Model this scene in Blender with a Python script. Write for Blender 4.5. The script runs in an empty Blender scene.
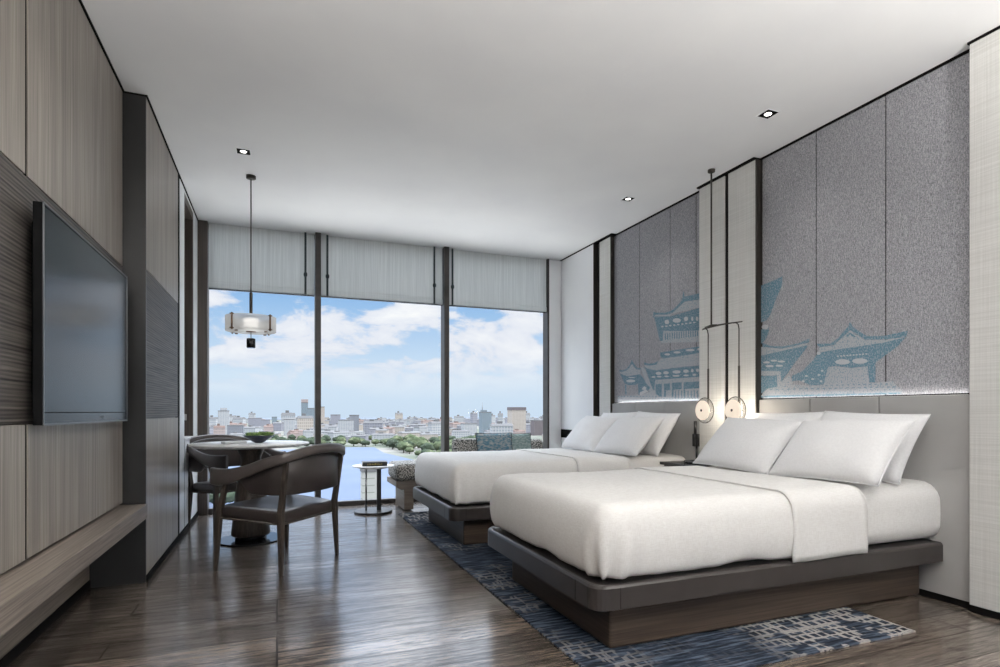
import bpy, bmesh, math, random
from mathutils import Vector, noise, Matrix
random.seed(7)
sc = bpy.context.scene
COL = sc.collection
PI = math.pi

# ---------------------------------------------------------------- materials
def new_mat(name):
    m = bpy.data.materials.new(name); m.use_nodes = True
    nt = m.node_tree; nt.nodes.clear()
    out = nt.nodes.new('ShaderNodeOutputMaterial'); p = nt.nodes.new('ShaderNodeBsdfPrincipled')
    nt.links.new(p.outputs[0], out.inputs[0])
    return m, nt, p
def col(c): return (c[0], c[1], c[2], 1)
def srgb(r, g, b):
    return tuple(((v/255)/12.92 if v/255 <= .04045 else ((v/255+.055)/1.055)**2.4) for v in (r, g, b))
def mat(name, c1, c2=None, scale=(1, 1, 1), nscale=1, detail=4, lo=.35, hi=.65, rough=.5, metal=0, bump=0, bdist=.002,
        spec=.5, emit=None, estr=0, coat=0, rot=None, rvar=0, sheen=0):
    m, nt, p = new_mat(name)
    p.inputs['Base Color'].default_value = col(c1)
    p.inputs['Roughness'].default_value = rough
    p.inputs['Metallic'].default_value = metal
    p.inputs['Specular IOR Level'].default_value = spec
    p.inputs['Coat Weight'].default_value = coat
    if sheen: p.inputs['Sheen Weight'].default_value = sheen
    if emit:
        p.inputs['Emission Color'].default_value = col(emit); p.inputs['Emission Strength'].default_value = estr
    if c2 is not None or bump:
        tc = nt.nodes.new('ShaderNodeTexCoord'); mp = nt.nodes.new('ShaderNodeMapping')
        mp.inputs['Scale'].default_value = scale
        if rot: mp.inputs['Rotation'].default_value = rot
        nz = nt.nodes.new('ShaderNodeTexNoise'); nz.inputs['Scale'].default_value = nscale; nz.inputs['Detail'].default_value = detail
        nt.links.new(tc.outputs['Object'], mp.inputs[0]); nt.links.new(mp.outputs[0], nz.inputs[0])
        if c2 is not None:
            r = nt.nodes.new('ShaderNodeValToRGB')
            r.color_ramp.elements[0].position = lo; r.color_ramp.elements[0].color = col(c1)
            r.color_ramp.elements[1].position = hi; r.color_ramp.elements[1].color = col(c2)
            nt.links.new(nz.outputs[0], r.inputs[0]); nt.links.new(r.outputs[0], p.inputs['Base Color'])
        if bump:
            b = nt.nodes.new('ShaderNodeBump'); b.inputs['Strength'].default_value = bump; b.inputs['Distance'].default_value = bdist
            nt.links.new(nz.outputs[0], b.inputs['Height']); nt.links.new(b.outputs[0], p.inputs['Normal'])
        if rvar:
            mr = nt.nodes.new('ShaderNodeMapRange'); mr.inputs['To Min'].default_value = rough-rvar; mr.inputs['To Max'].default_value = rough+rvar
            nt.links.new(nz.outputs[0], mr.inputs[0]); nt.links.new(mr.outputs[0], p.inputs['Roughness'])
    return m

def weave(name, c1, c2, c3, fx, fy, fz, rough=.8, bump=.3, bd=.001, mixn=.5, big=3):
    """cloth: fine crossed threads plus a slubby streak noise"""
    m, nt, p = new_mat(name); N = nt.nodes.new; L = nt.links.new
    tc = N('ShaderNodeTexCoord')
    def nz(sc_, s, d=3):
        mp = N('ShaderNodeMapping'); mp.inputs['Scale'].default_value = sc_
        n = N('ShaderNodeTexNoise'); n.inputs['Scale'].default_value = s; n.inputs['Detail'].default_value = d
        L(tc.outputs['Object'], mp.inputs[0]); L(mp.outputs[0], n.inputs[0]); return n
    a = nz(fx, 1); b = nz(fy, 1); c = nz(fz, big)
    ad = N('ShaderNodeMath'); ad.operation = 'ADD'; L(a.outputs[0], ad.inputs[0]); L(b.outputs[0], ad.inputs[1])
    ha = N('ShaderNodeMath'); ha.operation = 'MULTIPLY'; ha.inputs[1].default_value = .5; L(ad.outputs[0], ha.inputs[0])
    r = N('ShaderNodeValToRGB'); e = r.color_ramp.elements
    e[0].position = .38; e[0].color = col(c1); e[1].position = .62; e[1].color = col(c2)
    L(ha.outputs[0], r.inputs[0])
    mx = N('ShaderNodeMix'); mx.data_type = 'RGBA'; mx.inputs['B'].default_value = col(c3)
    r2 = N('ShaderNodeMapRange'); r2.inputs['From Min'].default_value = .45; r2.inputs['From Max'].default_value = .7; r2.inputs['To Max'].default_value = mixn
    L(c.outputs[0], r2.inputs[0]); L(r2.outputs[0], mx.inputs['Factor']); L(r.outputs[0], mx.inputs['A'])
    L(mx.outputs['Result'], p.inputs['Base Color'])
    bp = N('ShaderNodeBump'); bp.inputs['Strength'].default_value = bump; bp.inputs['Distance'].default_value = bd
    L(ha.outputs[0], bp.inputs['Height']); L(bp.outputs[0], p.inputs['Normal'])
    p.inputs['Roughness'].default_value = rough; p.inputs['Specular IOR Level'].default_value = .3
    return m

# woods and panels of the left wall: grain runs up (z)
M_OAK = weave('grey_oak_veneer', srgb(122, 115, 108), srgb(160, 153, 145), srgb(104, 98, 92), (3, 90, 1.2), (3, 260, 3), (1, 14, .5), rough=.38, bump=.12, big=1, mixn=.55)
M_OAKB = weave('grey_oak_shelf', srgb(96, 87, 80), srgb(134, 124, 115), srgb(82, 74, 68), (90, 1.2, 90), (220, 4, 220), (14, .6, 14), rough=.45, bump=.15, big=1, mixn=.5)
def ribbed():
    m, nt, p = new_mat('dark_ribbed_timber'); N = nt.nodes.new; L = nt.links.new
    tc = N('ShaderNodeTexCoord'); mp = N('ShaderNodeMapping'); mp.inputs['Scale'].default_value = (1, 1.2, 60)
    nz = N('ShaderNodeTexNoise'); nz.inputs['Scale'].default_value = 1.6; nz.inputs['Detail'].default_value = 3
    L(tc.outputs['Object'], mp.inputs[0]); L(mp.outputs[0], nz.inputs[0])
    wv = N('ShaderNodeTexWave'); wv.bands_direction = 'Z'; wv.inputs['Scale'].default_value = 16; wv.inputs['Distortion'].default_value = 1.2; wv.inputs['Detail'].default_value = 2
    wv.inputs['Detail Scale'].default_value = .8
    mp2 = N('ShaderNodeMapping'); mp2.inputs['Scale'].default_value = (1, .25, 1.3)
    L(tc.outputs['Object'], mp2.inputs[0]); L(mp2.outputs[0], wv.inputs[0])
    mu = N('ShaderNodeMath'); mu.operation = 'MULTIPLY_ADD'; mu.inputs[1].default_value = .22; L(wv.outputs[0], mu.inputs[0]); nm_ = N('ShaderNodeMath'); nm_.operation = 'MULTIPLY'; nm_.inputs[1].default_value = .8; L(nz.outputs[0], nm_.inputs[0]); L(nm_.outputs[0], mu.inputs[2])
    r = N('ShaderNodeValToRGB'); e = r.color_ramp.elements; e[0].position = .30; e[0].color = col(srgb(22, 20, 19)); e[1].position = .72; e[1].color = col(srgb(98, 92, 87))
    L(mu.outputs[0], r.inputs[0]); L(r.outputs[0], p.inputs['Base Color'])
    bp = N('ShaderNodeBump'); bp.inputs['Strength'].default_value = .7; bp.inputs['Distance'].default_value = .004
    L(mu.outputs[0], bp.inputs['Height']); L(bp.outputs[0], p.inputs['Normal']); p.inputs['Roughness'].default_value = .5; p.inputs['Specular IOR Level'].default_value = .3
    return m
M_RIB = ribbed()
M_DARK = mat('dark_bronze_lacquer', srgb(44, 44, 44), srgb(38, 38, 38), (2, 2, 2), 2, rough=.32)
M_BLACK = mat('black_shadow_gap', srgb(16, 15, 15), rough=.8, spec=.08)
M_BRONZE = mat('dark_bronze_metal', srgb(70, 66, 62), rough=.38, metal=.6)
M_MULL = mat('dark_window_frame', srgb(66, 62, 60), srgb(58, 55, 53), (1, 1, 6), 3, rough=.4, metal=.3)
M_BROWNF = mat('brown_timber_frame', srgb(78, 68, 62), srgb(62, 54, 49), (60, 60, 1.5), 1, rough=.45)
M_WHITE = mat('white_lacquer', srgb(238, 240, 242), srgb(233, 235, 238), (1, 1, 1), 1.5, rough=.35)
M_CEIL = mat('white_ceiling_paint', srgb(232, 233, 234), srgb(226, 227, 229), (1, 1, 1), 1.3, rough=.9, spec=.2)
M_LINEN = weave('pale_linen_wallcovering', srgb(205, 205, 202), srgb(222, 222, 220), srgb(202, 201, 198), (40, 2, 160), (40, 160, 2), (1, 1, 40), rough=.75, bump=.25, mixn=.35)
M_FAB = weave('grey_woven_wall_fabric', srgb(108, 110, 116), srgb(188, 188, 194), srgb(130, 129, 134), (60, 300, 50), (60, 130, 210), (4, 80, 5), rough=.85, bump=.5, bd=.002, mixn=.45)
M_HB = mat('pale_grey_leather_headboard', srgb(170, 170, 169), srgb(162, 161, 160), (1, 1, 1), 3, rough=.5, bump=.08)
def muralmat(name, c, c2, lo):
    m, nt, p = new_mat(name); N = nt.nodes.new; L = nt.links.new
    tc = N('ShaderNodeTexCoord'); mp = N('ShaderNodeMapping'); mp.inputs['Scale'].default_value = (60, 120, 95)
    nz = N('ShaderNodeTexNoise'); nz.inputs['Scale'].default_value = 1; nz.inputs['Detail'].default_value = 3
    L(tc.outputs['Object'], mp.inputs[0]); L(mp.outputs[0], nz.inputs[0])
    r = N('ShaderNodeValToRGB'); e = r.color_ramp.elements; e[0].position = lo; e[0].color = col(c); e[1].position = lo+.14; e[1].color = col(c2)
    L(nz.outputs[0], r.inputs[0]); L(r.outputs[0], p.inputs['Base Color']); p.inputs['Roughness'].default_value = .85
    bp = N('ShaderNodeBump'); bp.inputs['Strength'].default_value = .4; bp.inputs['Distance'].default_value = .001
    L(nz.outputs[0], bp.inputs['Height']); L(bp.outputs[0], p.inputs['Normal'])
    return m
M_TEAL = muralmat('teal_mural_thread', srgb(88, 124, 142), srgb(152, 162, 172), .49)
M_PALE = muralmat('pale_mural_thread', srgb(172, 173, 179), srgb(122, 146, 160), .50)
M_PALE2 = muralmat('light_mural_thread', srgb(186, 188, 192), srgb(150, 162, 172), .58)

def floor_mat():
    m, nt, p = new_mat('dark_oak_planks'); N = nt.nodes.new; L = nt.links.new
    tc = N('ShaderNodeTexCoord'); br = N('ShaderNodeTexBrick')
    br.inputs['Scale'].default_value = 1; br.inputs['Brick Width'].default_value = 1.9; br.inputs['Row Height'].default_value = .19
    br.inputs['Mortar Size'].default_value = .004; br.inputs['Mortar Smooth'].default_value = .1; br.inputs['Bias'].default_value = 0
    br.offset = .37; br.offset_frequency = 3
    br.inputs['Color1'].default_value = (0, 0, 0, 1); br.inputs['Color2'].default_value = (1, 1, 1, 1); br.inputs['Mortar'].default_value = (.5, .5, .5, 1)
    L(tc.outputs['Object'], br.inputs[0])
    sep = N('ShaderNodeSeparateXYZ'); L(tc.outputs['Object'], sep.inputs[0])
    # per plank offset of the grain
    cb = N('ShaderNodeCombineXYZ'); a1 = N('ShaderNodeMath'); a1.operation = 'MULTIPLY_ADD'; a1.inputs[1].default_value = 37; L(br.outputs[0], a1.inputs[0])
    L(sep.outputs[0], a1.inputs[2]); L(a1.outputs[0], cb.inputs[0]); L(sep.outputs[1], cb.inputs[1]); L(br.outputs[0], cb.inputs[2])
    mp = N('ShaderNodeMapping'); mp.inputs['Scale'].default_value = (3.2, 38, 3); L(cb.outputs[0], mp.inputs[0])
    nz = N('ShaderNodeTexNoise'); nz.inputs['Scale'].default_value = 1; nz.inputs['Detail'].default_value = 7; nz.inputs['Roughness'].default_value = .68; nz.inputs['Distortion'].default_value = .35
    L(mp.outputs[0], nz.inputs[0])
    nf = N('ShaderNodeTexNoise'); nf.inputs['Scale'].default_value = 1; nf.inputs['Detail'].default_value = 5; nf.inputs['Roughness'].default_value = .7
    mf = N('ShaderNodeMapping'); mf.inputs['Scale'].default_value = (14, 170, 3); L(cb.outputs[0], mf.inputs[0]); L(mf.outputs[0], nf.inputs[0])
    nb = nz; nz = N('ShaderNodeMix'); nz.data_type = 'FLOAT'; nz.inputs['Factor'].default_value = .45; L(nb.outputs[0], nz.inputs['A']); L(nf.outputs[0], nz.inputs['B'])
    r = N('ShaderNodeValToRGB'); e = r.color_ramp.elements; e[0].position = .41; e[0].color = col(srgb(30, 26, 23)); e[1].position = .59; e[1].color = col(srgb(134, 121, 110))
    L(nz.outputs[0], r.inputs[0])
    mr = N('ShaderNodeMapRange'); mr.inputs['To Min'].default_value = .62; mr.inputs['To Max'].default_value = 1.2; L(br.outputs[0], mr.inputs[0])
    vm = N('ShaderNodeMix'); vm.data_type = 'RGBA'; vm.blend_type = 'MULTIPLY'; vm.inputs['Factor'].default_value = 1
    L(r.outputs[0], vm.inputs['A']); L(mr.outputs[0], vm.inputs['B'])
    dk = N('ShaderNodeMix'); dk.data_type = 'RGBA'; dk.inputs['B'].default_value = col(srgb(28, 24, 22)); L(br.outputs['Fac'], dk.inputs['Factor']); L(vm.outputs['Result'], dk.inputs['A'])
    L(dk.outputs['Result'], p.inputs['Base Color'])
    rr = N('ShaderNodeMapRange'); rr.inputs['To Min'].default_value = .12; rr.inputs['To Max'].default_value = .30; L(nz.outputs[0], rr.inputs[0]); L(rr.outputs[0], p.inputs['Roughness'])
    bp = N('ShaderNodeBump'); bp.inputs['Strength'].default_value = .3; bp.inputs['Distance'].default_value = .001
    L(nz.outputs[0], bp.inputs['Height']); L(bp.outputs[0], p.inputs['Normal'])
    p.inputs['Specular IOR Level'].default_value = .75
    p.inputs['Coat Weight'].default_value = 1; p.inputs['Coat IOR'].default_value = 1.95
    r3 = N('ShaderNodeMapRange'); r3.inputs['From Min'].default_value = .42; r3.inputs['From Max'].default_value = .58; r3.inputs['To Min'].default_value = .30; r3.inputs['To Max'].default_value = .08; L(nz.outputs[0], r3.inputs[0]); L(r3.outputs[0], p.inputs['Coat Roughness'])
    cw = N('ShaderNodeMapRange'); cw.inputs['From Min'].default_value = .42; cw.inputs['From Max'].default_value = .58; cw.inputs['To Min'].default_value = .08; cw.inputs['To Max'].default_value = 1; L(nz.outputs[0], cw.inputs[0])
    pv = N('ShaderNodeMapRange'); pv.inputs['To Min'].default_value = .5; pv.inputs['To Max'].default_value = 1; L(br.outputs[0], pv.inputs[0])
    c1 = N('ShaderNodeMath'); c1.operation = 'MULTIPLY'; L(cw.outputs[0], c1.inputs[0]); L(pv.outputs[0], c1.inputs[1])
    iv = N('ShaderNodeMath'); iv.operation = 'SUBTRACT'; iv.inputs[0].default_value = 1; L(br.outputs['Fac'], iv.inputs[1])
    c2 = N('ShaderNodeMath'); c2.operation = 'MULTIPLY'; L(c1.outputs[0], c2.inputs[0]); L(iv.outputs[0], c2.inputs[1]); L(c2.outputs[0], p.inputs['Coat Weight'])
    L(bp.outputs[0], p.inputs['Coat Normal'])
    return m
M_FLOOR = floor_mat()

def rug_mat():
    m, nt, p = new_mat('blue_patterned_rug'); N = nt.nodes.new; L = nt.links.new
    tc = N('ShaderNodeTexCoord'); sep = N('ShaderNodeSeparateXYZ'); L(tc.outputs['Object'], sep.inputs[0])
    def noise_(s, sv, d=4, off=(0, 0, 0)):
        mp = N('ShaderNodeMapping'); mp.inputs['Scale'].default_value = sv; mp.inputs['Location'].default_value = off
        n = N('ShaderNodeTexNoise'); n.inputs['Scale'].default_value = s; n.inputs['Detail'].default_value = d
        L(tc.outputs['Object'], mp.inputs[0]); L(mp.outputs[0], n.inputs[0]); return n
    def brick(w, h, mort, off, sq=1, seed=0):
        b = N('ShaderNodeTexBrick'); b.inputs['Scale'].default_value = 1; b.inputs['Brick Width'].default_value = w; b.inputs['Row Height'].default_value = h
        b.inputs['Mortar Size'].default_value = mort; b.inputs['Mortar Smooth'].default_value = .2; b.offset = off; b.squash = sq; b.squash_frequency = 3; b.offset_frequency = 2
        b.inputs['Color1'].default_value = (0, 0, 0, 1); b.inputs['Color2'].default_value = (1, 1, 1, 1)
        mp = N('ShaderNodeMapping'); mp.inputs['Location'].default_value = (seed, seed*1.7, 0)
        wn = noise_(14, (1, 1, 1), 2); mx = N('ShaderNodeMix'); mx.data_type = 'VECTOR'; mx.inputs['Factor'].default_value = .03
        L(tc.outputs['Object'], mx.inputs['A']); L(wn.outputs['Color'], mx.inputs['B']); L(mx.outputs['Result'], mp.inputs[0]); L(mp.outputs[0], b.inputs[0]); return b
    n1 = noise_(1, (7, 60, 1)); n2 = noise_(2.2, (1, 1, 1)); n3 = noise_(90, (1, 1, 1), 2)
    r = N('ShaderNodeValToRGB'); e = r.color_ramp.elements; e[0].position = .36; e[0].color = col(srgb(12, 15, 21)); e[1].position = .66; e[1].color = col(srgb(66, 77, 92))
    k = e.new(.5); k.color = col(srgb(27, 34, 46)); L(n1.outputs[0], r.inputs[0])
    b1 = brick(.15, .055, .008, .5, .55, .3); b2 = brick(.045, .19, .007, .4, 1.9, 3.1)
    # pale lines only where the mask says
    mk = N('ShaderNodeMapRange'); mk.inputs['From Min'].default_value = .47; mk.inputs['From Max'].default_value = .56; L(n2.outputs[0], mk.inputs[0])
    mxf = N('ShaderNodeMath'); mxf.operation = 'MAXIMUM'; L(b1.outputs['Fac'], mxf.inputs[0]); L(b2.outputs['Fac'], mxf.inputs[1])
    # a pale zone at the open end near the head of the bed, and at the sofa end
    gx = N('ShaderNodeMapRange'); gx.inputs['From Min'].default_value = 1.95; gx.inputs['From Max'].default_value = 2.25; L(sep.outputs[0], gx.inputs[0])
    gy = N('ShaderNodeMapRange'); gy.inputs['From Min'].default_value = 5.05; gy.inputs['From Max'].default_value = 5.5; L(sep.outputs[1], gy.inputs[0])
    gz = N('ShaderNodeMath'); gz.operation = 'MAXIMUM'; L(gx.outputs[0], gz.inputs[0]); L(gy.outputs[0], gz.inputs[1])
    half = N('ShaderNodeMath'); half.operation = 'MULTIPLY'; half.inputs[1].default_value = .36
    st_ = N('ShaderNodeMapRange'); st_.inputs['From Min'].default_value = 1.36; st_.inputs['From Max'].default_value = 1.5; st_.inputs['To Min'].default_value = 1; st_.inputs['To Max'].default_value = .12; L(sep.outputs[0], st_.inputs[0])
    hm = N('ShaderNodeMath'); hm.operation = 'MULTIPLY'; L(mk.outputs[0], hm.inputs[0]); L(st_.outputs[0], hm.inputs[1]); L(hm.outputs[0], half.inputs[0])
    ma = N('ShaderNodeMath'); ma.operation = 'MAXIMUM'; L(half.outputs[0], ma.inputs[0]); L(gz.outputs[0], ma.inputs[1])
    f = N('ShaderNodeMath'); f.operation = 'MULTIPLY'; L(mxf.outputs[0], f.inputs[0]); L(ma.outputs[0], f.inputs[1])
    n4 = noise_(9, (1, 1, 1), 2, (4, 2, 0)); bk = N('ShaderNodeMapRange'); bk.inputs['From Min'].default_value = .44; bk.inputs['From Max'].default_value = .5; L(n4.outputs[0], bk.inputs[0])
    f0 = f; f = N('ShaderNodeMath'); f.operation = 'MULTIPLY'; L(f0.outputs[0], f.inputs[0]); L(bk.outputs[0], f.inputs[1])
    mx = N('ShaderNodeMix'); mx.data_type = 'RGBA'; mx.inputs['B'].default_value = col(srgb(140, 136, 133)); L(f.outputs[0], mx.inputs['Factor']); L(r.outputs[0], mx.inputs['A'])
    dm = N('ShaderNodeMix'); dm.data_type = 'RGBA'; dm.blend_type = 'MULTIPLY'; dm.inputs['Factor'].default_value = .45
    L(mx.outputs['Result'], dm.inputs['A']); L(n3.outputs[0], dm.inputs['B'])
    g2 = N('ShaderNodeGamma'); g2.inputs[1].default_value = .85; L(dm.outputs['Result'], g2.inputs[0])
    L(g2.outputs[0], p.inputs['Base Color']); p.inputs['Roughness'].default_value = .95; p.inputs['Specular IOR Level'].default_value = .1
    bp = N('ShaderNodeBump'); bp.inputs['Strength'].default_value = .6; bp.inputs['Distance'].default_value = .003; L(n3.outputs[0], bp.inputs['Height']); L(bp.outputs[0], p.inputs['Normal'])
    return m
M_RUG = rug_mat()

M_DUVET = weave('white_bed_linen', srgb(226, 224, 221), srgb(238, 237, 235), srgb(228, 226, 223), (300, 300, 40), (40, 40, 300), (1, 1, 1), rough=.85, bump=.12, bd=.0006, mixn=.3)
M_PILLOW = mat('white_pillow_cotton', srgb(234, 234, 235), srgb(240, 240, 241), (30, 30, 30), 3, rough=.85, bump=.08, spec=.2)
M_CREASE = mat('grey_seam_thread', srgb(170, 168, 166), rough=.8)
M_BEDL = mat('dark_taupe_leather', srgb(46, 42, 41), srgb(41, 37, 36), (1, 1, 1), 8, rough=.36, bump=.05)
M_BEDW = weave('brown_oak_bed_plinth', srgb(56, 47, 41), srgb(76, 65, 56), srgb(48, 40, 35), (2, 2, 90), (3, 3, 220), (1, 1, 14), rough=.42, bump=.1, big=1)
M_SOFAW = weave('grey_brown_sofa_wood', srgb(104, 95, 86), srgb(132, 122, 112), srgb(96, 88, 80), (2, 2, 90), (3, 3, 220), (1, 1, 14), rough=.45, bump=.1, big=1)
M_CHW = weave('dark_walnut', srgb(52, 46, 42), srgb(76, 69, 63), srgb(44, 39, 36), (60, 60, 4), (160, 160, 8), (8, 8, 2), rough=.38, bump=.1, big=1)
M_CHL = mat('dark_brown_leather', srgb(60, 54, 53), srgb(52, 47, 46), (1, 1, 1), 9, rough=.34, bump=.06)
M_CHA = mat('grey_brown_arm_leather', srgb(82, 76, 74), srgb(74, 68, 66), (1, 1, 1), 9, rough=.36, bump=.06)
M_MARBLE = mat('white_marble', srgb(242, 243, 244), srgb(230, 232, 234), (1, 1, 1), 4, lo=.5, hi=.8, rough=.4, spec=.3)
M_STONE = mat('black_stone_gloss', srgb(30, 31, 33), srgb(70, 74, 76), (1, 1, 1), 7, lo=.5, hi=.75, rough=.12)
M_GLOSSB = mat('black_gloss_metal', srgb(42, 42, 44), rough=.12, metal=.5)
M_CHROME = mat('brushed_steel', srgb(150, 150, 152), rough=.25, metal=1)
M_DSTEEL = mat('dark_steel', srgb(70, 69, 68), rough=.3, metal=.8)
M_TVS = mat('dark_television_glass', srgb(14, 25, 33), rough=.2, spec=.3)
M_TVB = mat('black_television_plastic', srgb(9, 9, 10), rough=.6, spec=.12)
M_TVR = mat('satin_television_rim', srgb(120, 122, 124), rough=.3, metal=.9)
M_BLIND = weave('grey_ribbed_blind_cloth', srgb(186, 188, 188), srgb(224, 226, 226), srgb(180, 182, 182), (110, 2, 1), (240, 2, 3), (30, 1, .6), rough=.85, bump=.4, bd=.002, mixn=.4, big=1)
def translucent(m, f, c):
    nt = m.node_tree; out = [n for n in nt.nodes if n.type == 'OUTPUT_MATERIAL'][0]; src = out.inputs[0].links[0].from_socket
    t = nt.nodes.new('ShaderNodeBsdfTranslucent'); t.inputs[0].default_value = col(c)
    x = nt.nodes.new('ShaderNodeMixShader'); x.inputs[0].default_value = f
    nt.links.new(src, x.inputs[1]); nt.links.new(t.outputs[0], x.inputs[2]); nt.links.new(x.outputs[0], out.inputs[0])
translucent(M_BLIND, .35, srgb(225, 228, 228))
M_CORD = mat('dark_teal_cord', srgb(34, 48, 52), rough=.6)
M_COPPER = mat('aged_brass', srgb(120, 98, 82), rough=.35, metal=.8)
M_LEAF = mat('succulent_leaf', srgb(100, 138, 62), srgb(160, 186, 116), (1, 1, 1), 40, rough=.5)
M_BOWL = mat('dark_blue_glaze', srgb(40, 48, 66), rough=.3)
M_PAPER = mat('white_napkin_cloth', srgb(222, 224, 226), rough=.8)
M_BOOK = mat('black_book_cloth', srgb(26, 26, 26), rough=.5)
M_GOLD = mat('ochre_spine_print', srgb(178, 158, 78), srgb(60, 54, 34), (90, 90, 200), 1, lo=.5, hi=.56, rough=.5)
M_PAGES = mat('page_edges', srgb(216, 208, 190), rough=.8)
M_TWEED = mat('black_and_cream_tweed', srgb(60, 60, 58), srgb(190, 188, 182), (1, 1, 1), 70, detail=3, lo=.44, hi=.58, rough=.9, bump=.6, bdist=.004)
M_TEALC = mat('teal_woven_cushion', srgb(76, 116, 134), srgb(156, 158, 156), (1, 1, 3), 26, detail=3, lo=.42, hi=.6, rough=.9, bump=.4)
M_TEALD = mat('grey_green_cushion', srgb(116, 138, 136), srgb(160, 172, 168), (1, 1, 3), 24, detail=3, lo=.42, hi=.6, rough=.9, bump=.4)
M_PLATE = mat('white_switch_plastic', srgb(210, 212, 214), rough=.4)
M_PLATEI = mat('grey_socket_insert', srgb(120, 122, 124), rough=.4)
M_GLOW = mat('warm_lamp_glow', (.25, .23, .2), rough=.4, emit=(1, .84, .68), estr=.78)
M_GLOWD = mat('downlight_glow', (1, 1, 1), emit=(1, .97, .92), estr=4)
M_GLOWP = mat('pendant_glow', (1, 1, 1), emit=(1, .97, .93), estr=1.5)
M_LED = mat('led_strip_glow', (1, 1, 1), emit=(1, .95, .88), estr=.35)

def glass_mat(name, tint, refl=1.0, op=0.0, opc=(.8, .8, .8), rough=.0, glow=0):
    m = bpy.data.materials.new(name); m.use_nodes = True; nt = m.node_tree; nt.nodes.clear(); N = nt.nodes.new; L = nt.links.new
    out = N('ShaderNodeOutputMaterial'); tr = N('ShaderNodeBsdfTransparent'); tr.inputs[0].default_value = col(tint)
    gl = N('ShaderNodeBsdfGlossy'); gl.inputs['Roughness'].default_value = rough; gl.inputs[0].default_value = (1, 1, 1, 1)
    fr = N('ShaderNodeFresnel'); fr.inputs[0].default_value = 1.25
    mu = N('ShaderNodeMath'); mu.operation = 'MULTIPLY'; mu.inputs[1].default_value = refl; L(fr.outputs[0], mu.inputs[0])
    mx = N('ShaderNodeMixShader'); L(mu.outputs[0], mx.inputs[0]); L(tr.outputs[0], mx.inputs[1]); L(gl.outputs[0], mx.inputs[2])
    last = mx
    if op:
        df = N('ShaderNodeBsdfTranslucent'); df.inputs[0].default_value = col(opc)
        d2 = N('ShaderNodeBsdfDiffuse'); d2.inputs[0].default_value = col(opc)
        am = N('ShaderNodeMixShader'); am.inputs[0].default_value = .5; L(df.outputs[0], am.inputs[1]); L(d2.outputs[0], am.inputs[2])
        m2 = N('ShaderNodeMixShader'); m2.inputs[0].default_value = op; L(mx.outputs[0], m2.inputs[1]); L(am.outputs[0], m2.inputs[2]); last = m2
    if glow:
        em = N('ShaderNodeEmission'); em.inputs[0].default_value = (1, .97, .92, 1); em.inputs[1].default_value = glow
        ad = N('ShaderNodeAddShader'); L(last.outputs[0], ad.inputs[0]); L(em.outputs[0], ad.inputs[1]); last = ad
    L(last.outputs[0], out.inputs[0])
    return m
M_GLASS = glass_mat('clear_window_glass', (.99, 1, 1), .2)
M_SMOKE = glass_mat('smoked_disc_glass', (.84, .84, .84), .35)
M_FROST = glass_mat('frosted_pendant_glass', (.97, .97, .97), .6, .42, (.8, .8, .79), glow=.05)

# ---------------------------------------------------------------- builders
def tag(o, label=None, cat=None, group=None, kind=None):
    if label: o['label'] = label
    if cat: o['category'] = cat
    if group: o['group'] = group
    if kind: o['kind'] = kind
    return o
def thing(name, label, cat, loc=(0, 0, 0), rz=0, group=None):
    o = bpy.data.objects.new(name, None); COL.objects.link(o); o.location = loc; o.rotation_euler = (0, 0, rz)
    o.empty_display_size = .1
    return tag(o, label, cat, group)
def link(name, bm, mats, parent=None, smooth=False, loc=None):
    me = bpy.data.meshes.new(name); bmesh.ops.recalc_face_normals(bm, faces=bm.faces); bm.to_mesh(me); bm.free()
    if not isinstance(mats, (list, tuple)): mats = [mats]
    for m in mats: me.materials.append(m)
    if smooth: me.polygons.foreach_set('use_smooth', [True]*len(me.polygons))
    o = bpy.data.objects.new(name, me); COL.objects.link(o)
    if loc: o.location = loc
    if parent: o.parent = parent
    return o
def struct(name, bm, m, parent=None, smooth=False):
    o = link(name, bm, m, parent, smooth)
    if parent is None: o['kind'] = 'structure'
    return o
def box(bm, x0, x1, y0, y1, z0, z1, bev=0, mi=0, seg=2):
    x0, x1 = min(x0, x1), max(x0, x1); y0, y1 = min(y0, y1), max(y0, y1); z0, z1 = min(z0, z1), max(z0, z1)
    t = bmesh.new()
    bmesh.ops.create_cube(t, size=1)
    for v in t.verts: v.co = Vector(((x0+x1)/2+v.co.x*(x1-x0), (y0+y1)/2+v.co.y*(y1-y0), (z0+z1)/2+v.co.z*(z1-z0)))
    if bev: bmesh.ops.bevel(t, geom=t.edges[:]+t.verts[:], offset=min(bev, .45*min(x1-x0, y1-y0, z1-z0)), segments=seg, profile=.5, affect='EDGES')
    for f in t.faces: f.material_index = mi
    merge(bm, t)
    return bm
def merge(bm, t):
    vm = {}
    for v in t.verts: vm[v] = bm.verts.new(v.co)
    for f in t.faces:
        try:
            g = bm.faces.new([vm[v] for v in f.verts]); g.material_index = f.material_index; g.smooth = f.smooth
        except ValueError: pass
    t.free()
def B(*a, **k): return box(bmesh.new(), *a, **k)
def ring_mesh(bm, rings, closed=True, cap=True, mi=0):
    """skin a list of rings (lists of points)"""
    R = [[bm.verts.new(p) for p in r] for r in rings]; n = len(R[0])
    for a, b in zip(R, R[1:]):
        for i in range(n if closed else n-1):
            j = (i+1) % n
            f = bm.faces.new((a[i], a[j], b[j], b[i])); f.material_index = mi; f.smooth = True
    if cap and closed:
        for r in (R[0][::-1], R[-1]):
            try: f = bm.faces.new(r); f.material_index = mi
            except ValueError: pass
    return bm
def lathe(bm, prof, cx=0, cy=0, n=32, mi=0, cap=True):
    return ring_mesh(bm, [[(cx+r*math.cos(2*PI*i/n), cy+r*math.sin(2*PI*i/n), z) for i in range(n)] for r, z in prof], cap=cap, mi=mi)
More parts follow.
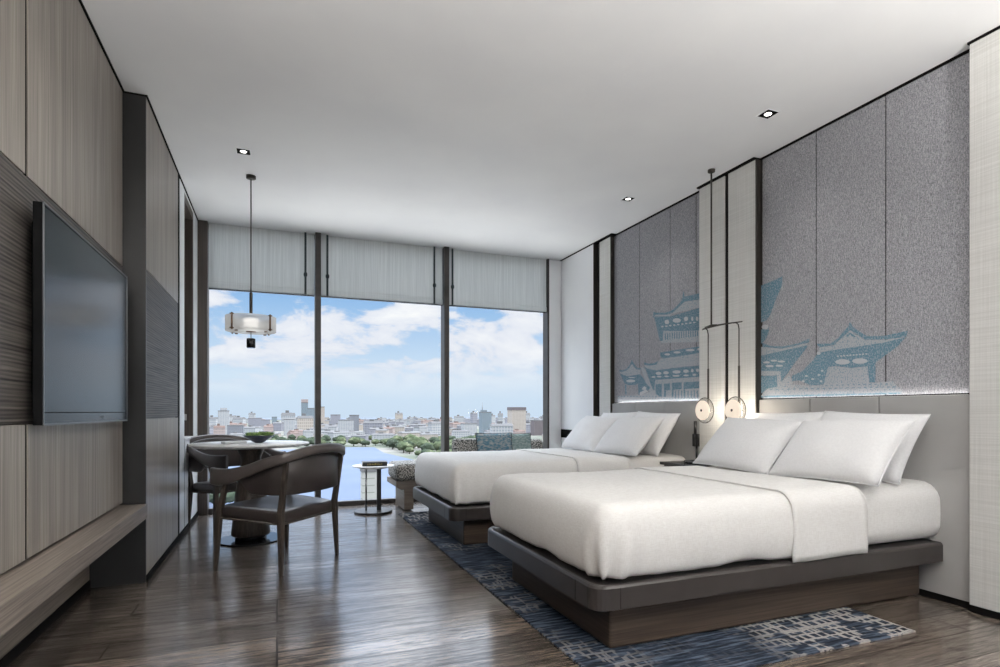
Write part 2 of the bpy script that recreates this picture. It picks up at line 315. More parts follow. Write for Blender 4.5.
def tube(bm, pts, rad, n=10, mi=0):
    """round rod through points, radius per point or constant"""
    pts = [Vector(p) for p in pts]; rings = []
    up = Vector((0, 0, 1)); prev = None
    for i, p in enumerate(pts):
        d = (pts[min(i+1, len(pts)-1)]-pts[max(i-1, 0)]).normalized()
        if prev is None:
            s = d.cross(up) if abs(d.z) < .95 else d.cross(Vector((1, 0, 0)))
        else: s = prev - d*prev.dot(d)
        s.normalize(); prev = s; t = d.cross(s)
        r = rad[i] if isinstance(rad, (list, tuple)) else rad
        rings.append([tuple(p+(s*math.cos(2*PI*k/n)+t*math.sin(2*PI*k/n))*r) for k in range(n)])
    return ring_mesh(bm, rings, mi=mi)
def taper(bm, p0, p1, w0, w1, mi=0, bev=.004):
    """square leg tapering from p0 (half sizes w0) to p1 (w1)"""
    t = bmesh.new()
    a = [t.verts.new((p0[0]+sx*w0[0], p0[1]+sy*w0[1], p0[2])) for sx, sy in ((-1, -1), (1, -1), (1, 1), (-1, 1))]
    b = [t.verts.new((p1[0]+sx*w1[0], p1[1]+sy*w1[1], p1[2])) for sx, sy in ((-1, -1), (1, -1), (1, 1), (-1, 1))]
    t.faces.new(a[::-1]); t.faces.new(b)
    for i in range(4): t.faces.new((a[i], a[(i+1) % 4], b[(i+1) % 4], b[i]))
    bmesh.ops.recalc_face_normals(t, faces=t.faces)
    if bev: bmesh.ops.bevel(t, geom=t.edges[:], offset=bev, segments=2, profile=.5, affect='EDGES')
    for f in t.faces: f.material_index = mi
    merge(bm, t); return bm
def softbox(x0, x1, y0, y1, z0, z1, r, step=.03, skip=(), fn=None):
    """dense rounded box; skip names open faces ('bottom','x1'...); fn(p, q) displaces p (rounded) given q (on the box)"""
    bm = bmesh.new(); S = {}
    nx = max(2, round((x1-x0)/step)); ny = max(2, round((y1-y0)/step)); nz = max(2, round((z1-z0)/step))
    def V(i, j, k):
        if (i, j, k) not in S:
            q = Vector((x0+(x1-x0)*i/nx, y0+(y1-y0)*j/ny, z0+(z1-z0)*k/nz))
            c = Vector(((q.x if 'x1' in skip and i > nx/2 and False else min(max(q.x, x0+r), x1 if 'x1' in skip else x1-r)) if not ('x0' in skip) else min(max(q.x, x0), x1 if 'x1' in skip else x1-r),
                        min(max(q.y, y0+r), y1-r), min(max(q.z, z0 if 'bottom' in skip else z0+r), z1-r)))
            d = q-c
            p = c + (d.normalized()*r if d.length > 1e-9 else d) if d.length > 1e-9 else q.copy()
            if fn: p = fn(p, q)
            S[(i, j, k)] = bm.verts.new(p)
        return S[(i, j, k)]
    def quad(*a):
        f = bm.faces.new([V(*t) for t in a]); f.smooth = True
    for i in range(nx):
        for j in range(ny):
            quad((i, j, nz), (i+1, j, nz), (i+1, j+1, nz), (i, j+1, nz))
            if 'bottom' not in skip: quad((i, j, 0), (i, j+1, 0), (i+1, j+1, 0), (i+1, j, 0))
    for i in range(nx):
        for k in range(nz):
            quad((i, 0, k), (i+1, 0, k), (i+1, 0, k+1), (i, 0, k+1)); quad((i, ny, k), (i, ny, k+1), (i+1, ny, k+1), (i+1, ny, k))
    for j in range(ny):
        for k in range(nz):
            if 'x0' not in skip: quad((0, j, k), (0, j, k+1), (0, j+1, k+1), (0, j+1, k))
            if 'x1' not in skip: quad((nx, j, k), (nx, j+1, k), (nx, j+1, k+1), (nx, j, k+1))
    return bm
def pillow_bm(w, h, t, seed=0, n=26, pinch=.05, wr=.006):
    """cushion lying in local x (width) / z (height), thickness along y"""
    bm = bmesh.new(); G = {}
    for s in (-1, 1):
        for i in range(n+1):
            for j in range(n+1):
                u = -1+2*i/n; v = -1+2*j/n
                edge = i in (0, n) or j in (0, n)
                if edge and s == 1: G[(s, i, j)] = G[(-1, i, j)]; continue
                x = w/2*u*(1-pinch*(1-v*v)); z = h/2*v*(1-pinch*(1-u*u))
                th = t/2*((1-abs(u)**2.6)*(1-abs(v)**2.6))**.55
                q = Vector((x*7+seed*3.1, z*7, s*2+seed))
                k = noise.noise(q)*wr*2 + noise.noise(Vector((x*22+seed, z*5, s)))*wr*.7*(abs(u)**2)
                y = s*(th + (k*(1-max(abs(u), abs(v))**8) if not edge else 0))
                G[(s, i, j)] = bm.verts.new((x, y, z))
    for s in (-1, 1):
        for i in range(n):
            for j in range(n):
                a = [G[(s, i, j)], G[(s, i+1, j)], G[(s, i+1, j+1)], G[(s, i, j+1)]]
                f = bm.faces.new(a if s < 0 else a[::-1]); f.smooth = True
    rim = []
    for i in range(n): rim.append((i, 0))
    for j in range(n): rim.append((n, j))
    for i in range(n, 0, -1): rim.append((i, n))
    for j in range(n, 0, -1): rim.append((0, j))
    pts = [tuple(G[(-1, a, b)].co) for a, b in rim]
    return bm, pts+[pts[0]]
def poly(bm, pts, x, mi, th=.0012):
    """flat inlay in the y-z plane, facing -x"""
    P = [Vector((0, p[0], p[1])) for p in pts]
    vs = [bm.verts.new((x, p.y, p.z)) for p in P]
    try: f = bm.faces.new(vs)
    except ValueError: return
    f.material_index = mi
    e = bmesh.ops.extrude_face_region(bm, geom=[f])
    for v in e['geom']:
        if isinstance(v, bmesh.types.BMVert): v.co.x -= th
    for v in e['geom']:
        if isinstance(v, bmesh.types.BMFace): v.material_index = mi
def copy_tree(o, parent=None):
    c = o.copy(); COL.objects.link(c)
    if parent: c.parent = parent
    for ch in list(o.children): copy_tree(ch, c)
    return c
SKY_SCALE = (9, 9, 19); SKY_LOC = (3, 1, 2); SKY_T = (.45, .55); BACK_SKY = .6
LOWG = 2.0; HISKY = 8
SUN = 2.4; DOWN = 14; LED = .5; DISC = 2.0; UP = 280; EXPO = 0; PEND = .8
TEAL=[[(5.04,1.602),(5.027,1.579),(4.99,1.538),(4.953,1.508),(4.889,1.5),(4.889,1.485),(4.962,1.492),(5.008,1.523),(5.04,1.558),(5.084,1.521),(5.142,1.493),(5.211,1.485),(5.272,1.491),(5.286,1.505),(5.192,1.499),(5.129,1.517),(5.075,1.555)],[(5.276,1.485),(5.252,1.464),(5.123,1.428),(4.898,1.437),(4.875,1.416),(4.832,1.355),(4.786,1.31),(4.727,1.285),(4.809,1.248),(4.871,1.226),(4.925,1.228),(4.933,1.347),(4.98,1.332),(5.094,1.335),(5.172,1.352)],[(5.172,1.338),(5.146,1.337),(5.142,1.236),(5.162,1.237)],[(4.674,2.045),(4.64,2.027),(4.478,2.003),(4.401,2.008),(4.325,2.036),(4.263,2.069),(4.243,2.104),(4.233,2.153),(4.222,2.151),(4.217,2.104),(4.015,2.098),(4.015,2.043),(4.208,2.059),(4.251,2.045),(4.31,2.014),(4.385,1.983),(4.478,1.983),(4.64,2.008),(4.665,1.992),(4.687,1.985)],[(4.665,1.992),(4.416,1.955),(4.208,1.963),(4.015,1.969),(4.015,1.77),(4.355,1.808),(4.523,1.836),(4.531,1.738),(4.575,1.743),(4.615,1.861)],[(4.497,1.806),(4.483,1.804),(4.483,1.742),(4.497,1.744)],[(4.463,1.804),(4.449,1.802),(4.449,1.74),(4.463,1.742)],[(4.429,1.802),(4.415,1.8),(4.415,1.739),(4.429,1.74)],[(4.395,1.8),(4.381,1.798),(4.381,1.737),(4.395,1.739)],[(4.361,1.798),(4.348,1.796),(4.348,1.735),(4.361,1.737)],[(4.328,1.796),(4.315,1.794),(4.315,1.734),(4.328,1.735)],[(4.295,1.794),(4.282,1.792),(4.282,1.732),(4.295,1.734)],[(4.263,1.792),(4.25,1.79),(4.25,1.731),(4.263,1.732)],[(4.231,1.79),(4.218,1.789),(4.218,1.729),(4.231,1.731)],[(4.2,1.788),(4.187,1.787),(4.187,1.728),(4.2,1.729)],[(4.168,1.787),(4.156,1.785),(4.156,1.726),(4.168,1.728)],[(4.137,1.785),(4.125,1.783),(4.125,1.725),(4.137,1.726)],[(4.107,1.783),(4.094,1.781),(4.094,1.723),(4.107,1.725)],[(4.077,1.781),(4.064,1.779),(4.064,1.722),(4.077,1.723)],[(4.047,1.779),(4.035,1.778),(4.035,1.72),(4.047,1.722)],[(4.575,1.628),(4.055,1.629),(4.008,1.629),(4.008,1.575),(4.055,1.57),(4.526,1.566),(4.558,1.581)],[(4.833,1.555),(4.742,1.533),(4.657,1.535),(4.599,1.551),(4.624,1.514),(4.725,1.515),(4.82,1.525)],[(4.82,1.509),(4.768,1.484),(4.64,1.459),(4.222,1.464),(4.008,1.458),(4.008,1.361),(4.251,1.363),(4.649,1.367),(4.662,1.262),(4.694,1.286),(4.759,1.404)],[(4.64,1.323),(4.545,1.323),(4.545,1.193),(4.64,1.227)],[(4.51,1.321),(4.419,1.323),(4.419,1.257),(4.478,1.257),(4.486,1.192),(4.51,1.193)],[(4.393,1.325),(4.254,1.325),(4.254,1.261),(4.367,1.259),(4.373,1.189),(4.393,1.19)],[(4.227,1.323),(4.008,1.319),(4.008,1.261),(4.208,1.261),(4.211,1.19),(4.227,1.191)],[(4.348,1.251),(4.336,1.252),(4.336,1.182),(4.348,1.182)],[(4.303,1.249),(4.291,1.251),(4.291,1.181),(4.303,1.181)],[(4.259,1.247),(4.247,1.249),(4.247,1.179),(4.259,1.18)],[(4.215,1.246),(4.204,1.247),(4.204,1.178),(4.215,1.179)],[(4.173,1.244),(4.161,1.246),(4.161,1.178),(4.173,1.178)],[(4.13,1.243),(4.119,1.244),(4.119,1.177),(4.13,1.177)],[(4.089,1.242),(4.078,1.243),(4.078,1.176),(4.089,1.176)],[(4.048,1.24),(4.037,1.242),(4.037,1.175),(4.048,1.175)],[(4.901,1.432),(4.856,1.408),(4.794,1.337),(4.725,1.292),(4.79,1.263),(4.847,1.249),(4.901,1.229)],[(5.31,1.225),(5.286,1.225),(5.286,1.217),(5.31,1.217)],[(5.252,1.223),(5.225,1.224),(5.225,1.216),(5.252,1.215)],[(5.192,1.222),(5.166,1.222),(5.166,1.214),(5.192,1.214)],[(5.133,1.22),(5.107,1.221),(5.107,1.213),(5.133,1.212)],[(5.075,1.219),(5.05,1.219),(5.05,1.211),(5.075,1.211)],[(5.018,1.217),(4.994,1.218),(4.994,1.21),(5.018,1.209)],[(4.962,1.216),(4.938,1.216),(4.938,1.208),(4.962,1.208)],[(4.907,1.214),(4.884,1.215),(4.884,1.207),(4.907,1.207)],[(4.853,1.213),(4.83,1.213),(4.83,1.206),(4.853,1.205)],[(4.8,1.211),(4.777,1.212),(4.777,1.204),(4.8,1.204)],[(4.748,1.21),(4.726,1.21),(4.726,1.203),(4.748,1.203)],[(4.697,1.209),(4.675,1.209),(4.675,1.202),(4.697,1.201)],[(4.646,1.207),(4.625,1.208),(4.625,1.201),(4.646,1.2)],[(4.597,1.206),(4.575,1.206),(4.575,1.199),(4.597,1.199)],[(4.883,1.19),(4.865,1.189),(4.865,1.184),(4.883,1.184)],[(4.834,1.189),(4.817,1.188),(4.817,1.183),(4.834,1.183)],[(4.787,1.188),(4.769,1.187),(4.769,1.182),(4.787,1.182)],[(4.74,1.187),(4.723,1.186),(4.723,1.181),(4.74,1.181)],[(4.694,1.186),(4.677,1.185),(4.677,1.18),(4.694,1.18)],[(4.649,1.185),(4.632,1.184),(4.632,1.179),(4.649,1.179)],[(4.604,1.184),(4.588,1.183),(4.588,1.178),(4.604,1.178)],[(4.56,1.183),(4.544,1.182),(4.544,1.177),(4.56,1.178)],[(4.517,1.182),(4.501,1.181),(4.501,1.176),(4.517,1.177)],[(4.474,1.181),(4.458,1.18),(4.458,1.175),(4.474,1.176)],[(4.432,1.18),(4.416,1.179),(4.416,1.174),(4.432,1.175)],[(4.39,1.179),(4.375,1.178),(4.375,1.174),(4.39,1.174)],[(4.349,1.178),(4.334,1.178),(4.334,1.173),(4.349,1.173)],[(4.309,1.177),(4.294,1.177),(4.294,1.172),(4.309,1.172)],[(4.269,1.176),(4.254,1.176),(4.254,1.171),(4.269,1.171)],[(4.23,1.175),(4.215,1.175),(4.215,1.17),(4.23,1.17)],[(4.191,1.174),(4.177,1.174),(4.177,1.169),(4.191,1.17)],[(4.153,1.174),(4.139,1.173),(4.139,1.168),(4.153,1.169)],[(4.115,1.173),(4.101,1.172),(4.101,1.168),(4.115,1.168)],[(4.078,1.172),(4.064,1.172),(4.064,1.167),(4.078,1.167)],[(3.336,2.023),(3.22,2.035),(3.135,2.051),(3.138,1.987),(3.191,1.899),(3.246,1.787),(3.283,1.748),(3.336,1.74)],[(3.336,1.683),(3.263,1.697),(3.259,1.665),(3.279,1.616),(3.323,1.577),(3.336,1.578)],[(3.319,1.58),(3.24,1.548),(3.125,1.533),(2.999,1.54),(2.904,1.565),(2.913,1.538),(3.052,1.525),(3.144,1.519),(3.319,1.55)],[(3.336,1.484),(2.933,1.518),(2.919,1.514),(3.025,1.407),(3.144,1.274),(3.151,1.352),(3.336,1.368)],[(3.336,1.327),(3.182,1.323),(3.182,1.236),(3.259,1.232),(3.336,1.19)],[(2.85,1.521),(2.743,1.511),(2.689,1.54),(2.644,1.583),(2.614,1.609),(2.607,1.633),(2.598,1.632),(2.59,1.606),(2.543,1.566),(2.487,1.528),(2.381,1.517),(2.241,1.53),(2.25,1.496),(2.368,1.495),(2.501,1.508),(2.557,1.549),(2.603,1.584),(2.651,1.547),(2.719,1.499),(2.83,1.495)],[(2.636,1.548),(2.603,1.567),(2.564,1.535),(2.578,1.531),(2.603,1.553),(2.625,1.537)],[(2.83,1.458),(2.689,1.466),(2.381,1.476),(2.253,1.494),(2.299,1.446),(2.381,1.394),(2.436,1.357),(2.436,1.235),(2.474,1.237),(2.485,1.339),(2.6,1.337),(2.704,1.356),(2.763,1.355),(2.795,1.238),(2.896,1.236),(2.99,1.277),(3.052,1.273),(3.052,1.311),(2.964,1.34),(2.879,1.407),(2.846,1.448)],[(3.34,1.174),(2.28,1.166),(2.278,1.159),(3.34,1.161)],[(3.25,1.222),(3.224,1.223),(3.224,1.217),(3.25,1.216)],[(3.195,1.221),(3.17,1.222),(3.17,1.216),(3.195,1.215)],[(3.142,1.22),(3.118,1.221),(3.118,1.215),(3.142,1.214)],[(3.09,1.219),(3.067,1.22),(3.067,1.214),(3.09,1.213)],[(3.04,1.218),(3.016,1.219),(3.016,1.213),(3.04,1.212)],[(2.99,1.217),(2.967,1.218),(2.967,1.212),(2.99,1.211)],[(2.942,1.216),(2.919,1.217),(2.919,1.211),(2.942,1.21)],[(2.894,1.215),(2.873,1.216),(2.873,1.21),(2.894,1.209)],[(2.848,1.214),(2.827,1.215),(2.827,1.209),(2.848,1.209)],[(2.803,1.213),(2.782,1.214),(2.782,1.208),(2.803,1.208)],[(2.758,1.213),(2.738,1.213),(2.738,1.208),(2.758,1.207)],[(2.715,1.212),(2.695,1.212),(2.695,1.207),(2.715,1.206)],[(2.672,1.211),(2.653,1.211),(2.653,1.206),(2.672,1.205)],[(2.631,1.21),(2.612,1.211),(2.612,1.205),(2.631,1.205)],[(2.59,1.209),(2.571,1.21),(2.571,1.204),(2.59,1.204)],[(2.55,1.208),(2.532,1.209),(2.532,1.204),(2.55,1.203)],[(2.511,1.208),(2.493,1.208),(2.493,1.203),(2.511,1.202)],[(2.472,1.207),(2.455,1.207),(2.455,1.202),(2.472,1.202)],[(2.435,1.206),(2.417,1.207),(2.417,1.201),(2.435,1.201)],[(2.398,1.205),(2.381,1.206),(2.381,1.201),(2.398,1.2)],[(2.361,1.205),(2.345,1.205),(2.345,1.2),(2.361,1.199)],[(2.326,1.204),(2.31,1.204),(2.31,1.199),(2.326,1.199)],[(2.782,1.233),(2.766,1.234),(2.766,1.229),(2.782,1.228)],[(2.741,1.233),(2.726,1.233),(2.726,1.228),(2.741,1.227)],[(2.701,1.232),(2.686,1.232),(2.686,1.227),(2.701,1.226)],[(2.662,1.231),(2.647,1.231),(2.647,1.226),(2.662,1.225)],[(2.623,1.23),(2.609,1.23),(2.609,1.225),(2.623,1.224)],[(2.585,1.229),(2.571,1.23),(2.571,1.224),(2.585,1.223)],[(2.548,1.228),(2.534,1.229),(2.534,1.223),(2.548,1.223)],[(2.512,1.227),(2.498,1.228),(2.498,1.223),(2.512,1.222)],[(2.476,1.226),(2.463,1.227),(2.463,1.222),(2.476,1.221)],[(2.441,1.225),(2.428,1.226),(2.428,1.221),(2.441,1.22)],[(2.407,1.225),(2.394,1.225),(2.394,1.22),(2.407,1.219)],[(2.373,1.224),(2.36,1.225),(2.36,1.219),(2.373,1.219)]]
PALE_UNDER=[[(5.272,1.485),(5.142,1.491),(5.04,1.555),(4.962,1.49),(4.889,1.483),(4.898,1.439),(5.123,1.431),(5.252,1.467)],[(4.64,2.006),(4.478,1.981),(4.385,1.981),(4.251,2.043),(4.208,2.057),(4.015,2.041),(4.015,1.972),(4.401,1.978),(4.416,1.958),(4.665,1.997)],[(4.534,1.834),(4.015,1.77),(4.015,1.668),(4.558,1.72)],[(4.558,1.568),(4.008,1.573),(4.008,1.462),(4.222,1.467),(4.64,1.461),(4.794,1.477),(4.82,1.525),(4.725,1.515),(4.64,1.515)],[(4.657,1.365),(4.008,1.361),(4.008,1.15),(4.674,1.15)],[(4.886,1.506),(4.833,1.502),(4.682,1.264),(4.624,1.221),(4.708,1.224),(4.794,1.327)],[(5.31,1.225),(4.889,1.22),(4.646,1.273),(4.58,1.24),(4.58,1.15),(5.31,1.15)],[(3.336,1.552),(3.144,1.516),(2.916,1.534),(2.933,1.521),(3.319,1.48),(3.336,1.481)],[(3.336,1.368),(3.151,1.352),(3.148,1.274),(3.07,1.319),(3.043,1.257),(3.182,1.209),(3.182,1.326),(3.336,1.331)],[(2.83,1.492),(2.719,1.495),(2.603,1.578),(2.557,1.542),(2.501,1.504),(2.368,1.491),(2.253,1.494),(2.381,1.473),(2.689,1.466),(2.83,1.461)],[(2.763,1.352),(2.704,1.353),(2.6,1.335),(2.487,1.337),(2.476,1.231),(2.33,1.236),(2.274,1.177),(2.28,1.166),(3.34,1.171),(3.259,1.236),(3.052,1.25),(2.896,1.233),(2.798,1.234)]]
PALE_OVER=[[(4.979,1.373),(4.994,1.365),(5.036,1.361),(5.087,1.364),(5.13,1.372),(5.146,1.382),(5.13,1.39),(5.087,1.393),(5.036,1.391),(4.994,1.383)],[(4.982,1.408),(4.994,1.406),(5.026,1.406),(5.066,1.408),(5.099,1.412),(5.111,1.416),(5.099,1.418),(5.066,1.418),(5.026,1.416),(4.994,1.412)],[(4.826,1.312),(4.871,1.282),(4.818,1.269),(4.783,1.294)],[(4.432,1.905),(4.438,1.893),(4.455,1.888),(4.477,1.891),(4.494,1.902),(4.501,1.916),(4.494,1.928),(4.477,1.933),(4.455,1.93),(4.438,1.919)],[(4.263,1.895),(4.274,1.884),(4.304,1.881),(4.341,1.886),(4.371,1.898),(4.382,1.913),(4.371,1.924),(4.341,1.927),(4.304,1.922),(4.274,1.909)],[(4.165,1.895),(4.171,1.883),(4.185,1.878),(4.203,1.88),(4.217,1.89),(4.222,1.903),(4.217,1.915),(4.203,1.92),(4.185,1.918),(4.171,1.908)],[(4.096,1.884),(4.098,1.872),(4.105,1.866),(4.114,1.867),(4.121,1.876),(4.123,1.888),(4.121,1.9),(4.114,1.906),(4.105,1.905),(4.098,1.897)],[(4.032,1.874),(4.035,1.863),(4.043,1.856),(4.053,1.858),(4.061,1.867),(4.064,1.879),(4.061,1.891),(4.053,1.897),(4.043,1.895),(4.035,1.887)],[(4.515,1.872),(4.519,1.869),(4.528,1.867),(4.54,1.869),(4.55,1.873),(4.553,1.878),(4.55,1.881),(4.54,1.882),(4.528,1.881),(4.519,1.877)],[(4.455,1.869),(4.459,1.865),(4.468,1.864),(4.48,1.866),(4.489,1.869),(4.493,1.874),(4.489,1.878),(4.48,1.879),(4.468,1.877),(4.459,1.873)],[(4.396,1.865),(4.4,1.862),(4.409,1.861),(4.42,1.862),(4.43,1.866),(4.433,1.871),(4.43,1.874),(4.42,1.876),(4.409,1.874),(4.4,1.87)],[(4.339,1.862),(4.342,1.859),(4.351,1.857),(4.362,1.859),(4.371,1.863),(4.375,1.867),(4.371,1.871),(4.362,1.872),(4.351,1.871),(4.342,1.867)],[(4.282,1.859),(4.286,1.856),(4.294,1.854),(4.305,1.856),(4.314,1.86),(4.318,1.864),(4.314,1.868),(4.305,1.869),(4.294,1.867),(4.286,1.864)],[(4.227,1.856),(4.23,1.852),(4.239,1.851),(4.25,1.853),(4.258,1.856),(4.262,1.861),(4.258,1.864),(4.25,1.866),(4.239,1.864),(4.23,1.86)],[(4.173,1.853),(4.176,1.849),(4.184,1.848),(4.195,1.85),(4.203,1.853),(4.207,1.858),(4.203,1.861),(4.195,1.862),(4.184,1.861),(4.176,1.857)],[(4.119,1.85),(4.122,1.846),(4.131,1.845),(4.141,1.847),(4.15,1.85),(4.153,1.855),(4.15,1.858),(4.141,1.859),(4.131,1.858),(4.122,1.854)],[(4.067,1.847),(4.07,1.844),(4.078,1.842),(4.089,1.844),(4.097,1.847),(4.1,1.852),(4.097,1.855),(4.089,1.856),(4.078,1.855),(4.07,1.851)],[(4.416,1.596),(4.424,1.59),(4.446,1.588),(4.473,1.591),(4.495,1.597),(4.504,1.604),(4.495,1.61),(4.473,1.612),(4.446,1.609),(4.424,1.603)],[(4.267,1.6),(4.277,1.595),(4.302,1.594),(4.333,1.597),(4.359,1.603),(4.369,1.61),(4.359,1.616),(4.333,1.617),(4.302,1.614),(4.277,1.608)],[(4.079,1.602),(4.09,1.597),(4.119,1.596),(4.156,1.599),(4.185,1.606),(4.197,1.614),(4.185,1.619),(4.156,1.619),(4.119,1.616),(4.09,1.609)],[(4.012,1.603),(4.015,1.597),(4.023,1.595),(4.033,1.596),(4.041,1.6),(4.044,1.606),(4.041,1.612),(4.033,1.615),(4.023,1.614),(4.015,1.609)],[(4.549,1.424),(4.557,1.415),(4.58,1.411),(4.608,1.413),(4.631,1.42),(4.64,1.43),(4.631,1.439),(4.608,1.444),(4.58,1.442),(4.557,1.435)],[(4.438,1.423),(4.446,1.414),(4.466,1.41),(4.491,1.411),(4.512,1.418),(4.52,1.428),(4.512,1.437),(4.491,1.442),(4.466,1.44),(4.446,1.433)],[(4.266,1.42),(4.277,1.412),(4.307,1.408),(4.344,1.41),(4.374,1.418),(4.385,1.428),(4.374,1.436),(4.344,1.44),(4.307,1.437),(4.277,1.43)],[(4.157,1.42),(4.164,1.411),(4.182,1.407),(4.205,1.408),(4.224,1.415),(4.231,1.425),(4.224,1.433),(4.205,1.437),(4.182,1.436),(4.164,1.429)],[(4.093,1.42),(4.096,1.411),(4.105,1.406),(4.115,1.407),(4.123,1.413),(4.126,1.422),(4.123,1.431),(4.115,1.436),(4.105,1.435),(4.096,1.429)],[(4.02,1.419),(4.024,1.41),(4.035,1.405),(4.048,1.406),(4.059,1.412),(4.063,1.421),(4.059,1.43),(4.048,1.435),(4.035,1.434),(4.024,1.428)],[(4.64,1.395),(4.647,1.39),(4.663,1.388),(4.684,1.389),(4.701,1.393),(4.708,1.399),(4.701,1.403),(4.684,1.405),(4.663,1.404),(4.647,1.4)],[(4.544,1.392),(4.551,1.388),(4.571,1.386),(4.595,1.387),(4.615,1.391),(4.622,1.397),(4.615,1.401),(4.595,1.403),(4.571,1.401),(4.551,1.397)],[(4.436,1.389),(4.443,1.385),(4.46,1.383),(4.481,1.384),(4.499,1.388),(4.505,1.393),(4.499,1.398),(4.481,1.4),(4.46,1.398),(4.443,1.394)],[(4.279,1.384),(4.289,1.38),(4.316,1.379),(4.349,1.381),(4.377,1.386),(4.387,1.391),(4.377,1.395),(4.349,1.396),(4.316,1.394),(4.289,1.39)],[(4.157,1.382),(4.164,1.378),(4.182,1.376),(4.205,1.377),(4.224,1.381),(4.231,1.386),(4.224,1.39),(4.205,1.392),(4.182,1.39),(4.164,1.387)],[(4.055,1.379),(4.06,1.375),(4.074,1.373),(4.091,1.374),(4.104,1.378),(4.11,1.383),(4.104,1.387),(4.091,1.389),(4.074,1.388),(4.06,1.384)],[(4.901,1.251),(4.794,1.279),(4.768,1.257),(4.865,1.228),(4.901,1.218)],[(3.263,1.694),(3.269,1.684),(3.285,1.679),(3.305,1.682),(3.321,1.691),(3.327,1.703),(3.321,1.714),(3.305,1.718),(3.285,1.715),(3.269,1.706)],[(3.248,1.425),(3.254,1.421),(3.269,1.42),(3.289,1.421),(3.305,1.425),(3.311,1.431),(3.305,1.435),(3.289,1.436),(3.269,1.435),(3.254,1.431)],[(3.18,1.432),(3.186,1.428),(3.201,1.427),(3.22,1.428),(3.236,1.432),(3.242,1.438),(3.236,1.442),(3.22,1.443),(3.201,1.442),(3.186,1.438)],[(3.11,1.42),(3.117,1.416),(3.134,1.415),(3.154,1.417),(3.171,1.421),(3.178,1.426),(3.171,1.43),(3.154,1.431),(3.134,1.43),(3.117,1.425)],[(3.211,1.394),(3.218,1.39),(3.237,1.389),(3.262,1.39),(3.282,1.395),(3.289,1.4),(3.282,1.404),(3.262,1.405),(3.237,1.404),(3.218,1.399)],[(3.129,1.391),(3.135,1.387),(3.152,1.385),(3.173,1.387),(3.19,1.391),(3.197,1.396),(3.19,1.4),(3.173,1.402),(3.152,1.4),(3.135,1.396)],[(2.603,1.376),(2.613,1.366),(2.639,1.362),(2.672,1.364),(2.7,1.373),(2.71,1.384),(2.7,1.394),(2.672,1.399),(2.639,1.396),(2.613,1.387)],[(2.483,1.371),(2.493,1.362),(2.519,1.358),(2.552,1.36),(2.579,1.369),(2.59,1.38),(2.579,1.39),(2.552,1.394),(2.519,1.391),(2.493,1.382)],[(2.681,1.42),(2.683,1.417),(2.687,1.416),(2.691,1.416),(2.695,1.418),(2.696,1.421),(2.695,1.424),(2.691,1.425),(2.687,1.425),(2.683,1.423)],[(2.659,1.419),(2.66,1.417),(2.664,1.415),(2.669,1.416),(2.672,1.418),(2.674,1.421),(2.672,1.423),(2.669,1.425),(2.664,1.424),(2.66,1.422)],[(2.636,1.419),(2.638,1.416),(2.642,1.415),(2.646,1.415),(2.65,1.417),(2.651,1.42),(2.65,1.423),(2.646,1.424),(2.642,1.424),(2.638,1.422)],[(2.614,1.418),(2.616,1.416),(2.62,1.414),(2.624,1.415),(2.628,1.417),(2.629,1.42),(2.628,1.423),(2.624,1.424),(2.62,1.424),(2.616,1.421)],[(2.593,1.418),(2.594,1.415),(2.598,1.414),(2.602,1.414),(2.606,1.417),(2.607,1.419),(2.606,1.422),(2.602,1.424),(2.598,1.423),(2.594,1.421)],[(2.571,1.418),(2.573,1.415),(2.576,1.414),(2.581,1.414),(2.584,1.416),(2.585,1.419),(2.584,1.422),(2.581,1.423),(2.576,1.423),(2.573,1.421)],[(2.55,1.417),(2.551,1.415),(2.555,1.413),(2.559,1.414),(2.563,1.416),(2.564,1.419),(2.563,1.421),(2.559,1.423),(2.555,1.422),(2.551,1.42)],[(2.529,1.417),(2.53,1.414),(2.534,1.413),(2.538,1.413),(2.541,1.415),(2.543,1.418),(2.541,1.421),(2.538,1.422),(2.534,1.422),(2.53,1.42)],[(2.508,1.417),(2.509,1.414),(2.513,1.413),(2.517,1.413),(2.52,1.415),(2.522,1.418),(2.52,1.421),(2.517,1.422),(2.513,1.422),(2.509,1.419)],[(2.487,1.416),(2.489,1.414),(2.492,1.412),(2.496,1.413),(2.5,1.415),(2.501,1.418),(2.5,1.42),(2.496,1.422),(2.492,1.421),(2.489,1.419)],[(2.817,1.452),(2.82,1.446),(2.828,1.442),(2.838,1.443),(2.846,1.448),(2.85,1.455),(2.846,1.462),(2.838,1.465),(2.828,1.464),(2.82,1.459)],[(2.819,1.304),(2.821,1.3),(2.826,1.298),(2.834,1.298),(2.839,1.301),(2.841,1.306),(2.839,1.31),(2.834,1.312),(2.826,1.311),(2.821,1.309)],[(2.795,1.331),(2.797,1.327),(2.802,1.325),(2.809,1.325),(2.815,1.328),(2.817,1.333),(2.815,1.337),(2.809,1.339),(2.802,1.339),(2.797,1.336)],[(2.868,1.278),(2.87,1.274),(2.876,1.272),(2.883,1.272),(2.889,1.275),(2.891,1.279),(2.889,1.283),(2.883,1.286),(2.876,1.285),(2.87,1.282)],[(2.918,1.303),(2.92,1.299),(2.926,1.296),(2.933,1.297),(2.939,1.3),(2.942,1.304),(2.939,1.308),(2.933,1.311),(2.926,1.31),(2.92,1.307)],[(2.943,1.267),(2.946,1.263),(2.952,1.261),(2.959,1.261),(2.965,1.264),(2.967,1.269),(2.965,1.273),(2.959,1.275),(2.952,1.275),(2.946,1.272)],[(2.803,1.26),(2.805,1.256),(2.81,1.254),(2.817,1.254),(2.823,1.257),(2.825,1.261),(2.823,1.265),(2.817,1.268),(2.81,1.267),(2.805,1.265)]]
